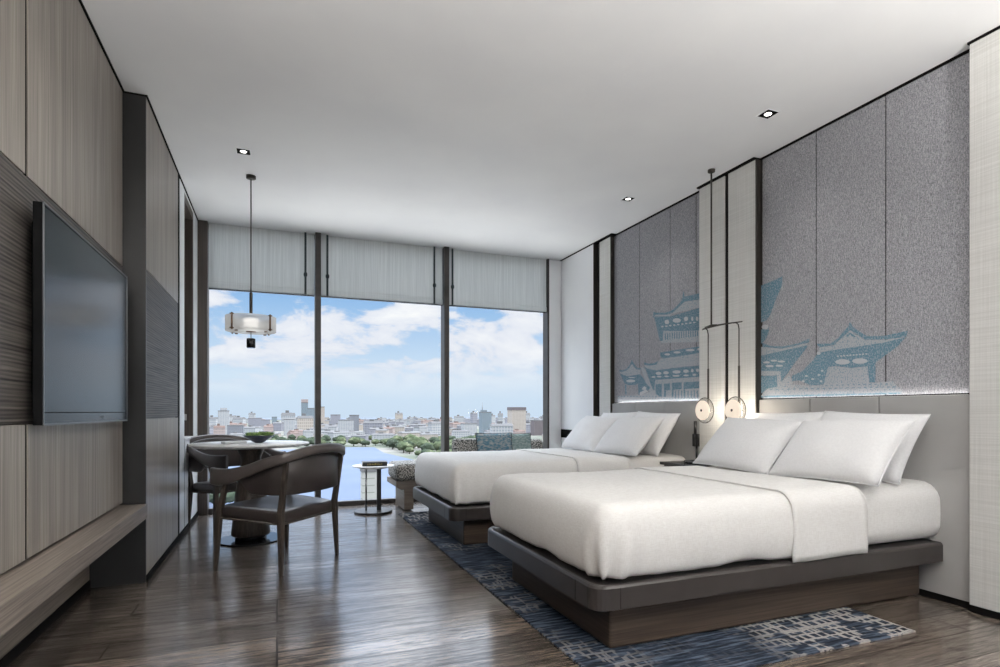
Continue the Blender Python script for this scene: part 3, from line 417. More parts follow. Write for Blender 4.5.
# ---------------------------------------------------------------- the room
CH = 3.0; YW = 6.6; YB = -3.2
XL, XL2, XR, XP = -.87, -.75, 3.47, 3.40
fl = struct('floor', B(-1.3, 3.7, YB, YW+.12, -.1, 0), M_FLOOR)
struct('ceiling', B(-1.3, 3.7, YB, YW+.12, CH, CH+.2), M_CEIL)
# left wall: slab, recessed below the shelf, then the thicker block towards the window
bm = B(-1.3, -1.06, YB, 4.05, 0, CH); box(bm, -1.06, XL-.03, YB, 4.05, .40, CH)
wl = struct('wall_left', bm, M_BLACK)
joints = [-3.2, -1.1, .75, 2.618, 4.045]
for a, b in zip(joints, joints[1:]):
    link('upper_panel', B(XL-.03, XL, a+.012, b-.012, 1.934, CH-.012, bev=.001), M_OAK, wl)
    link('lower_panel', B(XL-.03, XL, a+.012, b-.012, .50, 1.003, bev=.001), M_OAK, wl)
    link('plinth_panel', B(-1.06, -1.04, a+.002, b-.002, .05, .398), M_OAKB, wl)
for b in joints[1:-1]:
    link('joint_strip', B(XL-.03, XL-.004, b-.0118, b+.0118, 1.934, CH-.012), M_BLACK, wl)
    link('joint_strip', B(XL-.03, XL-.004, b-.0118, b+.0118, .50, 1.003), M_BLACK, wl)
link('ribbed_panel', B(XL-.03, XL-.003, YB, 4.045, 1.007, 1.930), M_RIB, wl)
struct('baseboard_left', B(-1.06, -1.035, YB, 4.05, 0, .05), M_BLACK)
bm = B(-1.3, XL2-.02, 4.05, 5.26, 0, CH); 
wc = struct('wall_left_block', bm, M_DARK)
link('shadow_joint', B(-1.3, XL2-.004, 5.26, 5.362, 0, CH-.012), M_BLACK, wc)
link('upper_panel', B(XL2-.02, XL2, 4.056, 5.255, 1.934, CH-.012, bev=.001), M_OAK, wc)
link('ribbed_panel', B(XL2-.02, XL2-.002, 4.056, 5.255, 1.010, 1.930), M_RIB, wc)
link('lower_panel', B(XL2-.02, XL2, 4.056, 5.255, .045, 1.006, bev=.001), M_OAK, wc)
link('end_panel', B(-1.04, XL2, 4.044, 4.056, 0, CH-.012), M_DARK, wc)
# window end of the left wall: white lining with a tall brown niche
bm = B(-1.3, -.98, 5.362, 6.62, 0, CH); box(bm, -.98, XL2, 5.362, 5.60, 0, CH); box(bm, -.98, XL2, 6.185, 6.62, 0, CH)
box(bm, -.98, XL2, 5.60, 6.185, 0, .80); box(bm, -.98, XL2, 5.60, 6.185, 2.97, CH)
wn = struct('wall_left_niche', bm, M_WHITE)
bm = B(-.98, -.965, 5.60, 6.185, .80, 2.97); box(bm, -.965, XL2-.004, 5.60, 5.615, .80, 2.97); box(bm, -.965, XL2-.004, 6.17, 6.185, .80, 2.97)
box(bm, -.965, XL2-.004, 5.615, 6.17, 2.90, 2.97)
link('niche_lining', bm, M_BROWNF, wn)
link('niche_shelf', B(-.965, XL2+.006, 5.615, 6.17, .80, .82, bev=.002), M_MARBLE, wn)
link('lower_panel_joint', B(XL2, XL2+.0015, 5.60, 5.604, .04, .80), M_BLACK, wn)
struct('baseboard_block', B(XL2, XL2+.008, 4.05, 6.5, 0, .045), M_BLACK)
# socket plate on the far jamb of the niche
s = thing('socket_plate', 'small white socket plate in the tall brown niche by the window', 'socket', (-.85, 6.17, 1.0))
link('cover', B(-.043, .043, -.008, 0, -.03, .03, bev=.002), M_PLATE, s)
link('insert', B(-.018, .018, -.0105, -.008, -.014, .014, bev=.001), M_PLATEI, s)
k = link('cabinet_knob', lathe(bmesh.new(), [(.004, 0), (.004, .012), (.011, .014), (.011, .022), (.006, .025)], n=16), M_GLOSSB, smooth=True)
k.location = (XL2, 5.72, .72); k.rotation_euler = (0, PI/2, 0)
tag(k, 'tiny dark round knob on the white panel below the niche', 'knob')

# right wall
wr = struct('wall_right', B(3.5, 3.7, YB, YW+.02, 0, CH), M_BLACK)
def fabric(a, b): link('fabric_panel', B(XR, 3.5, a+.0035, b-.0035, 1.152, CH-.012, bev=.0015), M_FAB, wr)
def head(a, b): link('headboard_panel', B(3.44, 3.5, a+.004, b-.004, .035, 1.143, bev=.002), M_HB, wr)
fs = [3.965, 4.063, 4.422, 4.909, 5.38]
for a, b in zip(fs, fs[1:]): fabric(a, b)
fs = [1.892, 2.373, 2.855, 3.325]
for a, b in zip(fs, fs[1:]): fabric(a, b)
for a, b in ((3.965, 4.473), (4.473, 4.945), (4.945, 5.38), (1.892, 2.393), (2.393, 2.878), (2.878, 3.325)): head(a, b)
for a, b in ((3.97, 5.37), (1.895, 3.32)):
    link('led_strip', B(3.447, 3.452, a+.02, b-.02, 1.1432, 1.1445), M_LED, wr)
link('backing_board', B(XR+.003, 3.5, 1.9, 3.32, 1.15, CH-.02), M_BLACK, wr); link('backing_board', B(XR+.003, 3.5, 3.97, 5.37, 1.15, CH-.02), M_BLACK, wr)
# mural inlay: layered threads
bm = bmesh.new()
for k_, P_ in enumerate(PALE_UNDER): poly(bm, P_, XR, 0, .0008+k_*.00001)
for k_, P_ in enumerate(TEAL): poly(bm, P_, XR, 1, .0012+k_*.000008)
for k_, P_ in enumerate(PALE_OVER): poly(bm, P_, XR, 2, .0024+k_*.000005)
mu = link('pagoda_mural', bm, [M_PALE, M_TEAL, M_PALE2], wr)
mu['label'] = 'teal woven picture of tiled pagoda roofs'
# protruding linen faced pilasters, bronze edges
def pilaster(a, b, edge=True, XP=3.418):
    bm = B(XP+.012, 3.5, a, b, .035, CH-.012)
    o = link('pilaster_core', bm, M_BRONZE, wr)
    if edge: link('metal_edge', B(XP-.002, 3.46, a-.004, a+.006, .035, CH-.012, bev=.001), M_BRONZE, wr)
    link('linen_panel', B(XP, XP+.012, a+.007, b-.001, .035, CH-.012, bev=.001), M_LINEN, wr)
pilaster(3.332, 3.622); pilaster(3.657, 3.962, False)
pilaster(5.385, 5.62, True, 3.428)
link('gap_lining', B(3.44, 3.5, 3.622, 3.657, .035, CH-.012), M_BLACK, wr)
link('gap_lining', B(3.45, 3.5, 5.62, 5.70, .035, CH-.012), M_DARK, wr)
for a, b in ((-3.2, -1.0), (-1.0, .55), (.55, 1.885)):
    link('linen_panel', B(XP, 3.5, a+.003, b-.003, .035, CH-.012, bev=.002), M_LINEN, wr)
bm = B(XP, 3.5, 5.705, YW, .035, CH-.012)
link('white_panel', bm, M_WHITE, wr)
link('metal_edge', B(XP-.002, 3.5, 5.70, 5.706, .035, CH-.012), M_BRONZE, wr)
struct('trim_8', B(3.229, XP-.004, 6.50, YW, 0, CH-.012, bev=.002), M_WHITE)
link('black_rail', B(XP-.006, XP, 6.0, 6.515, .725, .83, bev=.002), M_BLACK, wr)
bm = bmesh.new()
for a, b, x in ((YB, 1.888, XP-.008), (1.888, 3.33, XR-.012), (3.33, 3.964, XP-.008), (3.964, 5.318, XR-.012), (5.318, YW-.07, XP-.008)): box(bm, x, 3.5, a, b, CH-.012, CH)
struct('trim_1', bm, M_BLACK)
struct('trim_2', B(XL-.03, XL+.008, YB, 4.05, CH-.012, CH), M_BLACK)
struct('trim_3', B(XL2-.3, XL2+.008, 4.044, 6.5, CH-.012, CH), M_BLACK)
struct('baseboard_right', B(XP-.006, 3.5, YB, 1.885, 0, .035), M_BLACK)
struct('baseboard_headboard', B(3.436, 3.5, 1.885, YW-.06, 0, .035), M_BLACK)

# window wall
struct('trim_4', B(-.79, -.66, 6.48, 6.64, 0, CH, bev=.003), M_BROWNF)
struct('trim_5', B(3.205, 3.228, 6.50, 6.64, 0, CH, bev=.003), M_MULL)
struct('wall_far', B(-1.3, -.79, 6.60, 6.66, 0, CH), M_MULL)
bays = [(-.66, .386), (.446, 1.835), (1.895, 3.205)]
for n, (a, b) in enumerate(bays):
    bm = B(a, b, 6.55, 6.62, 0, .05, bev=.004); box(bm, a, b, 6.57, 6.62, 2.96, CH)
    w = struct('window_%d' % (n+1), bm, M_MULL)
    link('pane', B(a, b, 6.58, 6.592, .05, 2.96), M_GLASS, w)
for n, x in enumerate((.386, 1.835)):
    struct('trim_%d' % (6+n), B(x, x+.06, 6.46, 6.62, 0, CH, bev=.004), M_MULL)
for n, (a, b) in enumerate(bays):
    lab = ['grey blind raised over the leftmost window bay behind the pendant', 'grey blind raised over the middle window bay between two mullions', 'grey blind raised over the rightmost window bay beside the white wall'][n]
    t = thing('roman_blind', lab, 'blind', ((a+b)/2, 6.53, 2.325), 0, 'raised roman blinds')
    hw = (b-a)/2-.006
    bm = bmesh.new(); pts = [(.0, .672), (.0, .30), (-.006, .08), (-.004, .062), (-.014, .058), (-.014, .01), (0, 0), (.02, 0), (.024, .06), (.03, .3), (.03, .672)]
    ring_mesh(bm, [[(x, y, z) for y, z in pts] for x in (-hw, hw)])
    for f in bm.faces: f.smooth = False
    link('cloth', bm, M_BLIND, t)
    link('bottom_bar', B(-hw, hw, -.012, .026, -.01, 0, bev=.003), M_GLOSSB, t)
    xs = {0: (.287,), 1: (.515, 1.724), 2: (1.945,)}[n]
    for x in xs:
        x -= (a+b)/2
        bm = B(x-.011, x+.011, -.034, -.026, .0, .672, bev=.002)
        tube(bm, [(x, -.034, .19), (x, -.034, .20), (x, -.034, .215), (x, -.034, .23), (x, -.034, .24)], [.011, .018, .02, .018, .011])
        c = link('pull_cord', bm, M_CORD, t)
        link('cord_weight', B(x-.04, x+.04, -.04, -.016, -.016, -.004, bev=.003), M_GLOSSB, c)

# ---------------------------------------------------------------- television and shelf
tv = thing('television', 'large flat black television mounted on the dark ribbed band', 'television', (XL, 3.23, 1.0))
TY = .635
link('back_casing', B(0, .03, -TY+.06, TY-.06, .05, .78, bev=.01), M_TVB, tv)
link('casing', B(.025, .056, -TY, TY, 0, .835, bev=.003), M_TVB, tv)
bm = bmesh.new()
for (a, b, c, d) in ((-TY-.002, TY+.002, -.002, .006), (-TY-.002, TY+.002, .829, .837), (-TY-.002, -TY+.006, .006, .829), (TY-.006, TY+.002, .006, .829)):
    box(bm, .0562, .0605, a, b, c, d, bev=.001)
link('rim', bm, M_TVR, tv)
sn = link('screen', B(.056, .058, -TY+.012, TY-.012, .05, .823), M_TVS, tv)
bm = B(.056, .058, -TY+.007, TY-.007, .007, .046)
bz = link('lower_bezel', bm, M_TVS, tv)
bm = bmesh.new()
def glyph(bm, y, segs):
    for (a, b, c, d) in segs: box(bm, .058, .0586, y+a, y+b, .018+c, .018+d)
# small plain wordmark strokes, too small to read in the photograph
for q in range(5):
    y = .1+q*.016
    glyph(bm, y, [((0, .002, 0, .014)), ((.002, .009, .012, .014))] if q % 2 == 0 else [((0, .002, 0, .014)), ((.008, .010, 0, .014)), ((.002, .008, .006, .008))])
link('maker_mark', bm, M_TVR, tv)

sh = thing('wall_shelf', 'long thick grey wood bench shelf below the television', 'shelf', (-1.03, 0, .40))
link('slab', B(0, .29, YB, 4.035, 0, .088, bev=.003), M_OAKB, sh)

# ---------------------------------------------------------------- beds
def make_bed(y0, which, labels):
    """beds 1.34 m wide, head on the right wall; y0 = edge towards the camera"""
    ox, oy = 1.22, y0
    bed = thing('bed', labels[0], 'bed', (ox, oy, 0), 0, 'platform beds')
    W = 1.34; LN = 2.215
    pl = B(.135, 2.19, .105, W-.12, 0.0105, .217, bev=.012, seg=3)
    link('plinth', pl, M_BEDW, bed)
    t = bmesh.new()
    r = .07; pts = []
    def arc(cx, cy, a0):
        for i in range(7):
            a = a0+PI/2*i/6; pts.append((cx+r*math.cos(a), cy+r*math.sin(a)))
    arc(r, r, PI); 
    pts += [(LN, 0), (LN, W)]
    arc(r, W-r, PI/2)
    def inset(d): 
        cx, cy = LN/2, W/2
        return [(x+(d if x < .3 else 0), min(max(y, 0+d), W-d) if True else y) for x, y in pts]
    rings = []
    for d, z in ((.012, .217), (0, .222), (0, .312), (.006, .322), (.014, .327)):
        rings.append([(x, y, z) for x, y in inset(d)])
    ring_mesh(t, rings)
    for f in t.faces: f.smooth = False
    pf = link('platform', t, M_BEDL, bed)
    bm = bmesh.new()
    link('platform_seam', B(r+.05, r+.052, -.0006, .004, .224, .314), M_BLACK, pf); bm.free()
    link('platform_seam', B(-.0006, .004, r+.1, r+.102, .224, .314), M_BLACK, pf)
    # mattress with its fitted sheet
    def fm(p, q):
        p = p.copy(); p.z += .006*noise.noise(Vector((q.x*3, q.y*3, which))); 
        t_ = max(0, (.60-q.z)/.3)
        if q.y < .3: p.y -= .002*t_+.004*noise.noise(Vector((q.x*9, q.z*3, which+3)))
        return p
    m = link('mattress', softbox(.09, 2.219, .018, W-.018, .328, .654, .10, .04, skip=('x1',), fn=fm), M_DUVET, bed)
    # duvet
    x0, y0_, y1_, zt, zb = .03, .006, W-.006, .658, .333
    def fd(p, q):
        p = p.copy(); h = max(0, min(1, (zt-.05-q.z)/(zt-.05-zb)))      # 0 top, 1 hem
        p.z += .007*noise.noise(Vector((q.x*2.2, q.y*2.2, 5+which))) + .003*noise.noise(Vector((q.x*9, q.y*5, which)))
        p.z += .034*max(0, noise.noise(Vector((q.x*3.1+9, q.y*3.1, which*3))))*h**3 + .012*h**4
        f = .55*noise.noise(Vector((q.x*5+q.y*5, q.z*1.2, which+2)))+.35*noise.noise(Vector((q.x*17+q.y*17, q.z*2, which)))
        cd = math.hypot(q.x-x0, min(abs(q.y-y0_), abs(q.y-y1_)))
        pl_ = math.exp(-(cd/.16)**2)*.02*math.sin(cd*62+1.3)
        out = (.016*math.sin(PI*min(1, h*1.1))+.012*f*h + pl_*h**1.3)
        if q.x <= x0+1e-6: p.x -= out
        if q.y <= y0_+1e-6: p.y -= out
        if q.y >= y1_-1e-6: p.y += out
        # hem tucks in on the platform
        if h > .9:
            k = (h-.9)/.1*.012
            if q.x <= x0+1e-6: p.x += k
            if q.y <= y0_+1e-6: p.y += k
            if q.y >= y1_-1e-6: p.y -= k
        return p
    dv = link('duvet', softbox(x0, 1.12, y0_, y1_, zb, zt, .085, .02, skip=('bottom', 'x1'), fn=fd), M_DUVET, bed)
    sm = dv.modifiers.new('s', 'SOLIDIFY'); sm.thickness = .006; sm.offset = -1
    # turned-back sheet strip
    def ff(p, q):
        p = p.copy(); h = max(0, min(1, (.64-q.z)/.31))
        p.z += .006*noise.noise(Vector((q.x*2.2, q.y*2.2, 5+which)))
        f = noise.noise(Vector((q.x*6, q.z*1.5, which+8)))
        out = .008*math.sin(PI*h*.9)+.010*f*h+.004*h
        if q.y <= -.004+1e-6: p.y -= out
        if q.y >= W+.004-1e-6: p.y += out
        return p
    fo = link('turned_sheet', softbox(1.085, 1.595, -.004, W+.004, .329, .667, .09, .03, skip=('bottom', 'x0', 'x1'), fn=ff), M_DUVET, bed)
    sm = fo.modifiers.new('s', 'SOLIDIFY'); sm.thickness = .007; sm.offset = -1
    # pillows: two against the headboard, two leaning in front
    for i, (px, py, lean, lab) in enumerate((
            (1.915, .36, 32, labels[1]), (1.925, 1.0, 32, labels[2]), (1.615, .30, 43, labels[3]), (1.62, .985, 43, labels[4]))):
        back = i < 2
        w, h, th = (.66, .445, .16) if back else (.69, .455, .18)
        bm, rim = pillow_bm(w, h, th, seed=i+which*5)
        p = link('pillow', bm, M_PILLOW, smooth=True)
        tag(p, lab, 'pillow', None, None); p['group'] = 'white bed pillows'
        rb = bmesh.new(); tube(rb, rim, .0035, n=6)
        link('piping', rb, M_PILLOW, p, smooth=True)
        a = math.radians(lean)
        # local: x width, z height, y thickness -> width along world y, leaning to +x
        R = Matrix.Rotation(a, 4, 'Y') @ Matrix.Rotation(PI/2, 4, 'Z') @ Matrix.Rotation(math.radians((-2, 1, 1.5, -2)[i]), 4, 'Y')
        c = Vector((ox+px+h/2*math.sin(a)*1, oy+py, .655+h/2*math.cos(a)+(.014 if back else .012)))
        p.matrix_world = Matrix.Translation(c) @ R
        p.location = c
    return bed
make_bed(2.03, 0, ['wide white bed nearest the camera on a brown wooden plinth',
    'white pillow standing at the back right of the near bed', 'white pillow standing at the back left of the near bed, its top just showing',
    'white pillow leaning in front at the right side of the near bed', 'white pillow leaning in front at the left side of the near bed'])
make_bed(4.12, 1, ['white bed farther away, beside the window sofa',
    'white pillow standing at the back right of the far bed', 'white pillow standing at the back left of the far bed, its top just showing',
    'white pillow leaning in front at the right side of the far bed', 'white pillow leaning in front at the window side of the far bed'])

rg = link('rug', B(1.16, 2.83, 1.79, 5.82, .0005, .010, bev=.003), M_RUG)
tag(rg, 'dark blue rug with broken pale lines under both beds', 'rug')

ns = thing('nightstand', 'dark stone topped nightstand between the two beds', 'nightstand', (3.07, 3.44, 0))
link('cabinet', B(.02, .365, .02, .58, .20, .60, bev=.004), M_BEDW, ns)
dw = link('drawer', B(.0, .02, .025, .575, .36, .585, bev=.003), M_BEDW, ns)
link('pull', B(-.008, 0, .2, .4, .46, .475, bev=.002), M_BRONZE, dw)
link('stone_top', B(-.01, .368, 0, .60, .60, .625, bev=.003), M_STONE, ns)
link('leg_frame', B(.05, .35, .05, .55, 0, .20, bev=.002), M_BRONZE, ns)
tr = thing('tray', 'small dark tray lying on the nightstand between the beds', 'tray', (3.27, 3.74, .6255))
bm = bmesh.new(); box(bm, -.09, .09, -.13, .13, 0, .008, bev=.002)
link('base', bm, M_GLOSSB, tr)
bm = bmesh.new()
for a in ((-.09, .09, -.13, -.122), (-.09, .09, .122, .13), (-.09, -.082, -.13, .13), (.082, .09, -.13, .13)): box(bm, *a, .006, .022, bev=.001)
link('rim', bm, M_CHROME, tr)

# reading light on the headboard
rl = thing('reading_lamp', 'slim dark reading lamp on the wall under the left disc lamp', 'lamp', (3.44, 3.985, .80))
link('wall_bracket', B(-.055, 0, -.028, .028, -.05, .06, bev=.004), M_GLOSSB, rl)
bm = tube(bmesh.new(), [(-.045, 0, .06), (-.045, 0, .17)], .013, n=14)
link('lamp_head', bm, M_DSTEEL, rl)
link('stem', tube(bmesh.new(), [(-.03, 0, -.05), (-.03, 0, -.2)], .009), M_GLOSSB, rl)

# ---------------------------------------------------------------- bedside pendant
bp_ = thing('wall_pendant', 'dark metal pendant rod with crossbar hanging between the beds', 'pendant lamp', (3.255, 3.632, CH))
link('ceiling_canopy', lathe(bmesh.new(), [(.028, 0), (.028, -.02), (.012, -.026)], n=20), M_BRONZE, bp_)
link('rod', tube(bmesh.new(), [(0, 0, -.02), (0, 0, -1.27)], .007), M_BRONZE, bp_)
L_, R_ = .036, -.294
bm = tube(bmesh.new(), [(0, .105, -1.275), (0, .06, -1.268), (0, 0, -1.262), (0, -.15, -1.262), (0, -.325, -1.27)], [.004, .006, .008, .006, .004])
tube(bm, [(0, .07, -1.262), (0, .0, -1.257), (0, -.06, -1.26)], [.008, .013, .008])
link('crossbar', bm, M_BRONZE, bp_)
for s in (L_, R_):
    bm = tube(bmesh.new(), [(0, s+.06, -1.268), (0, s+.03, -1.27), (0, s+.008, -1.285), (0, s, -1.32), (0, s, -1.62)], .0045)
    tube(bm, [(0, s, -1.60), (0, s, -1.905)], .008)
    link('hanging_stem', bm, M_BRONZE, bp_)
    g = link('glass_disc', bmesh.new() if False else lathe(bmesh.new(), [(.001, -.003), (.096, -.003), (.101, 0), (.096, .003), (.001, .003)], n=48), M_SMOKE, bp_)
    g.location = (-.035, s, -1.937); g.rotation_euler = (0, PI/2, 0)
    rimb = bmesh.new(); tube(rimb, [(.102*math.cos(a*PI/24), .102*math.sin(a*PI/24), 0) for a in range(49)], .003, n=8)
    link('rim', rimb, M_BRONZE, g, smooth=True)
    d = link('light_disc', lathe(bmesh.new(), [(.0, -.012), (.070, -.012), (.079, -.004), (.079, .004), (.072, .010), (0, .012)], n=40), M_GLOW, bp_, smooth=True)
    d.location = (-.058, s, -1.937); d.rotation_euler = (0, PI/2, 0)
    kb = link('centre_knob', lathe(bmesh.new(), [(0, -.073), (.010, -.073), (.010, -.06), (.005, -.06), (.005, 0)], n=14), M_BRONZE, bp_, smooth=True)
    kb.location = (0, s, -1.937); kb.rotation_euler = (0, PI/2, 0)

# ---------------------------------------------------------------- dining corner
TC = (-.2, 5.1)
tb = thing('dining_table', 'round white marble table on a dark tapered pedestal', 'table', (TC[0], TC[1], 0))
link('table_top', lathe(bmesh.new(), [(.0, .768), (.41, .768), (.448, .780), (.455, .786), (.452, .795), (.0, .795)], n=72), M_MARBLE, tb)
link('pedestal', lathe(bmesh.new(), [(.145, .045), (.15, .06), (.142, .12), (.122, .36), (.09, .56), (.075, .63), (.078, .68), (.105, .75), (.12, .768)], n=40), M_CHW, tb, smooth=True)
link('collar', lathe(bmesh.new(), [(.12, .012), (.12, .046)], n=40), M_GLOSSB, tb)
link('base_plate', lathe(bmesh.new(), [(.25, 0), (.256, .004), (.25, .012)], n=64), M_GLOSSB, tb)

def make_chair(label, loc, rz):
    c = thing('armchair', label, 'chair', (loc[0], loc[1], 0), rz, 'dining armchairs')
    # seat: tapered cushion, front (local +y) wider
    bm = bmesh.new(); n = 6
    def outline(s, z):
        P = [(-.29*s, -.235*s), (.29*s, -.235*s), (.335*s, .24*s), (-.335*s, .24*s)]; out = []
        for i in range(4):
            a, b, d = Vector(P[i-1]), Vector(P[i]), Vector(P[(i+1) % 4]); r = .06
            p0 = b+(a-b).normalized()*r; p1 = b+(d-b).normalized()*r
            for k in range(5):
                t = k/4; q = (1-t)**2*p0+2*t*(1-t)*b+t*t*p1; out.append((q.x, q.y, z(q)))
        return out
    sl = lambda o: (lambda q: o + q.y*.06)
    ring_mesh(bm, [outline(.97, sl(.335)), outline(1, sl(.342)), outline(1, sl(.40)), outline(.985, sl(.412)), outline(.93, sl(.418)), outline(.6, sl(.413)), outline(.2, sl(.408))])
    st = link('seat', bm, M_CHL, c)
    rb = bmesh.new(); o_ = outline(1.003, sl(.338)); tube(rb, o_+[o_[0]], .008, n=8); link('seat_rail', rb, M_CHW, c, smooth=True)
    # sweep of the rim: plan curve with height
    K = [(-.292, .325, .678, .115), (-.335, .22, .676, .112), (-.354, .10, .684, .097), (-.356, -.03, .712, .080), (-.352, -.165, .757, .072), (-.318, -.285, .79, .068), (-.19, -.345, .822, .064), (0, -.365, .835, .062)]
    K = K + [(-x, y, z, h) for x, y, z, h in K[-2::-1]]
    def cr(i, t):
        p = [K[max(0, min(len(K)-1, i+j))] for j in (-1, 0, 1, 2)]
        return [.5*((2*b)+(-a+d)*t+(2*a-5*b+4*d-e)*t*t+(-a+3*b-3*d+e)*t**3) for a, b, d, e in zip(*p)]
    pts = [cr(i, k/4) for i in range(len(K)-1) for k in range(4)]+[list(K[-1])]
    def sweep(bm, pts, th, zf, off=0, rr=.3):
        rings = []
        for i, p in enumerate(pts):
            a = pts[max(0, i-1)]; b = pts[min(len(pts)-1, i+1)]
            d = Vector((b[0]-a[0], b[1]-a[1], 0)).normalized(); nrm = Vector((d.y, -d.x, 0))
            zt, zb = zf(p, i); c_ = Vector((p[0], p[1], 0))+nrm*off; w = th/2; e = min(w*rr*2, .012)
            hh = zt-zb; tilt = nrm*0
            sec = [(-w, zb+e), (-w+e, zb), (w-e, zb), (w, zb+e), (w, zt-e), (w-e, zt), (-w+e, zt), (-w, zt-e)]
            rings.append([tuple(c_+nrm*s+Vector((0, 0, z))) for s, z in sec])
        return ring_mesh(bm, rings)
    bm = sweep(bmesh.new(), pts, .034, lambda p, i: (p[2], p[2]-p[3]))
    link('arm_rail', bm, M_CHA, c)
    inner = [[p[0]*.90, (p[1]+.02)*.88-.02, p[2], p[3]] for p in pts[8:len(pts)-8]]; m_ = len(inner)
    def zf(p, i):
        t = min(i, m_-1-i)/3.5
        lo = .515+.0*t; base = p[2]-p[3]*.55
        k = min(1, t); return (base, base-(base-lo)*(k**.7)*1-.001)
    link('back_panel', sweep(bmesh.new(), inner, .018, zf, 0, .3), M_CHL, c)
    legs = [((-.295, -.235, .40), (-.305, -.245, 0)), ((.287, -.235, .40), (.305, -.245, 0)), ((-.33, .225, .40), (-.35, .24, 0)), ((.33, .225, .40), (.35, .24, 0))]
    for i, (a, b) in enumerate(legs):
        bm = taper(bmesh.new(), b, a, (.011, .012), (.018, .020))
        top = (-.30, -.285, .745) if i == 0 else (.30, -.288, .745) if i == 1 else (-.345, .15, .60) if i == 2 else (.345, .15, .60)
        taper(bm, (a[0], a[1], .395), top, (.017, .019), (.012, .015))
        link('leg', bm, M_CHW, c)
    return c
make_chair('dark leather armchair in front of the round table, its back to the camera', (.030, 4.285), math.radians(50.3))
make_chair('dark armchair partly hidden behind the round table by the left wall', (-.36, 5.83), math.radians(216.9))

# bowl of greenery, napkin and card on the table
bw = thing('plant_bowl', 'dark blue bowl of small green succulents on the marble table', 'bowl', (-.14, 5.12, .796))
link('bowl', lathe(bmesh.new(), [(.03, 0), (.04, .004), (.115, .052), (.125, .062), (.12, .062), (.03, .012), (.0, .01)], n=36), M_BOWL, bw, smooth=True)
bm = bmesh.new(); rnd = random.Random(3)
for i in range(34):
    a = rnd.random()*2*PI; r = rnd.random()**.5*.098; x, y = r*math.cos(a), r*math.sin(a); z = .05
    for k in range(9):
        b = k*2*PI/9+rnd.random(); l = .026+.010*rnd.random(); up = .016+.018*rnd.random()
        p0 = Vector((x, y, z)); d = Vector((math.cos(b), math.sin(b), 0)); sd = Vector((-d.y, d.x, 0))*.006
        v = [bm.verts.new(q) for q in (p0, p0+d*l*.55+sd+Vector((0, 0, up*.8)), p0+d*l+Vector((0, 0, up*1.3)), p0+d*l*.55-sd+Vector((0, 0, up*.8)), p0+d*l*.5+Vector((0, 0, up*.4)))]
        bm.faces.new((v[0], v[1], v[4])); bm.faces.new((v[1], v[2], v[4])); bm.faces.new((v[2], v[3], v[4])); bm.faces.new((v[3], v[0], v[4]))
lathe(bm, [(.0, .045), (.10, .047), (.075, .062), (0, .066)], n=20)
link('succulents', bm, M_LEAF, bw)
nk = link('folded_napkin', softbox(-.085, .085, -.06, .06, 0, .022, .009, .01), M_PAPER, loc=(-.32, 5.0, .796), smooth=True); nk.rotation_euler = (0, 0, .35)
tag(nk, 'folded white napkin lying left of the plant bowl', 'napkin')
cd = link('card', B(-.075, .075, -.045, .045, 0, .003, bev=.001), M_PAPER, loc=(-.2, 4.9, .796)); cd.rotation_euler = (0, 0, -.1)
tag(cd, 'flat white card lying in front of the plant bowl', 'card')

# dining pendant
pd = thing('dining_pendant', 'glass drum pendant lamp hanging over the round table', 'pendant lamp', (-.2, 5.118, CH))
link('ceiling_canopy', lathe(bmesh.new(), [(.038, 0), (.038, -.022), (.016, -.028)], n=28), M_BRONZE, pd)
link('rod', tube(bmesh.new(), [(0, 0, -.02), (0, 0, -1.0)], .0055), M_BRONZE, pd)
link('sleeve', tube(bmesh.new(), [(0, 0, -.965), (0, 0, -1.135)], .0125, n=16), M_BRONZE, pd)
bm = bmesh.new(); R1, zt, zb = .194, -1.165, -1.285
ring_mesh(bm, [[(r*math.cos(2*PI*i/64), r*math.sin(2*PI*i/64), z) for i in range(64)] for r, z in ((R1, zt), (R1, zb), (R1-.005, zb), (R1-.005, zt), (R1, zt))], cap=False)
link('glass_drum', bm, M_FROST, pd)
bm = lathe(bmesh.new(), [(.0, zb+.004), (R1-.006, zb+.004), (R1-.006, zb+.010), (0, zb+.010)], n=64)
link('lower_diffuser', bm, M_FROST, pd)
link('inner_shade', lathe(bmesh.new(), [(.055, zt-.015), (.055, zb+.02)], n=32), M_GLOWP, pd, smooth=True)
bm = bmesh.new()
for k in range(4):
    a = PI/4+k*PI/2+math.radians(3); x, y = math.cos(a), math.sin(a)
    tube(bm, [(0, 0, zt+.012), (x*R1, y*R1, zt-.012)], .003, n=6)
    tube(bm, [(x*.05, y*.05, zt-.06), (x*R1, y*R1, zt-.05)], .002, n=6)
link('spokes', bm, M_BRONZE, pd)
for k in range(4):
    a = PI/4+k*PI/2+math.radians(3); x, y = math.cos(a)*(R1+.006), math.sin(a)*(R1+.006)
    bm = tube(bmesh.new(), [(x, y, zt+.008), (x, y, zb-.008)], .007, n=10)
    tube(bm, [(x-.016, y, zt-.002), (x+.016, y, zt-.002)], .005); tube(bm, [(x-.016, y, zb+.006), (x+.016, y, zb+.006)], .005)
    lathe(bm, [(.0, zb-.014), (.012, zb-.014), (.012, zb-.006), (0, zb-.006)], x*.78, y*.78, n=14)
    link('clamp', bm, M_COPPER, pd)
link('centre_plate', lathe(bmesh.new(), [(.0, zb-.006), (.04, zb-.006), (.04, zb-.001), (0, zb-.001)], n=28), M_COPPER, pd)
link('lower_rod', tube(bmesh.new(), [(0, 0, zb), (0, 0, -1.35)], .003), M_BRONZE, pd)
link('weight', lathe(bmesh.new(), [(.030, -1.343), (.034, -1.347), (.034, -1.417), (.030, -1.421)], n=32), M_GLOSSB, pd)

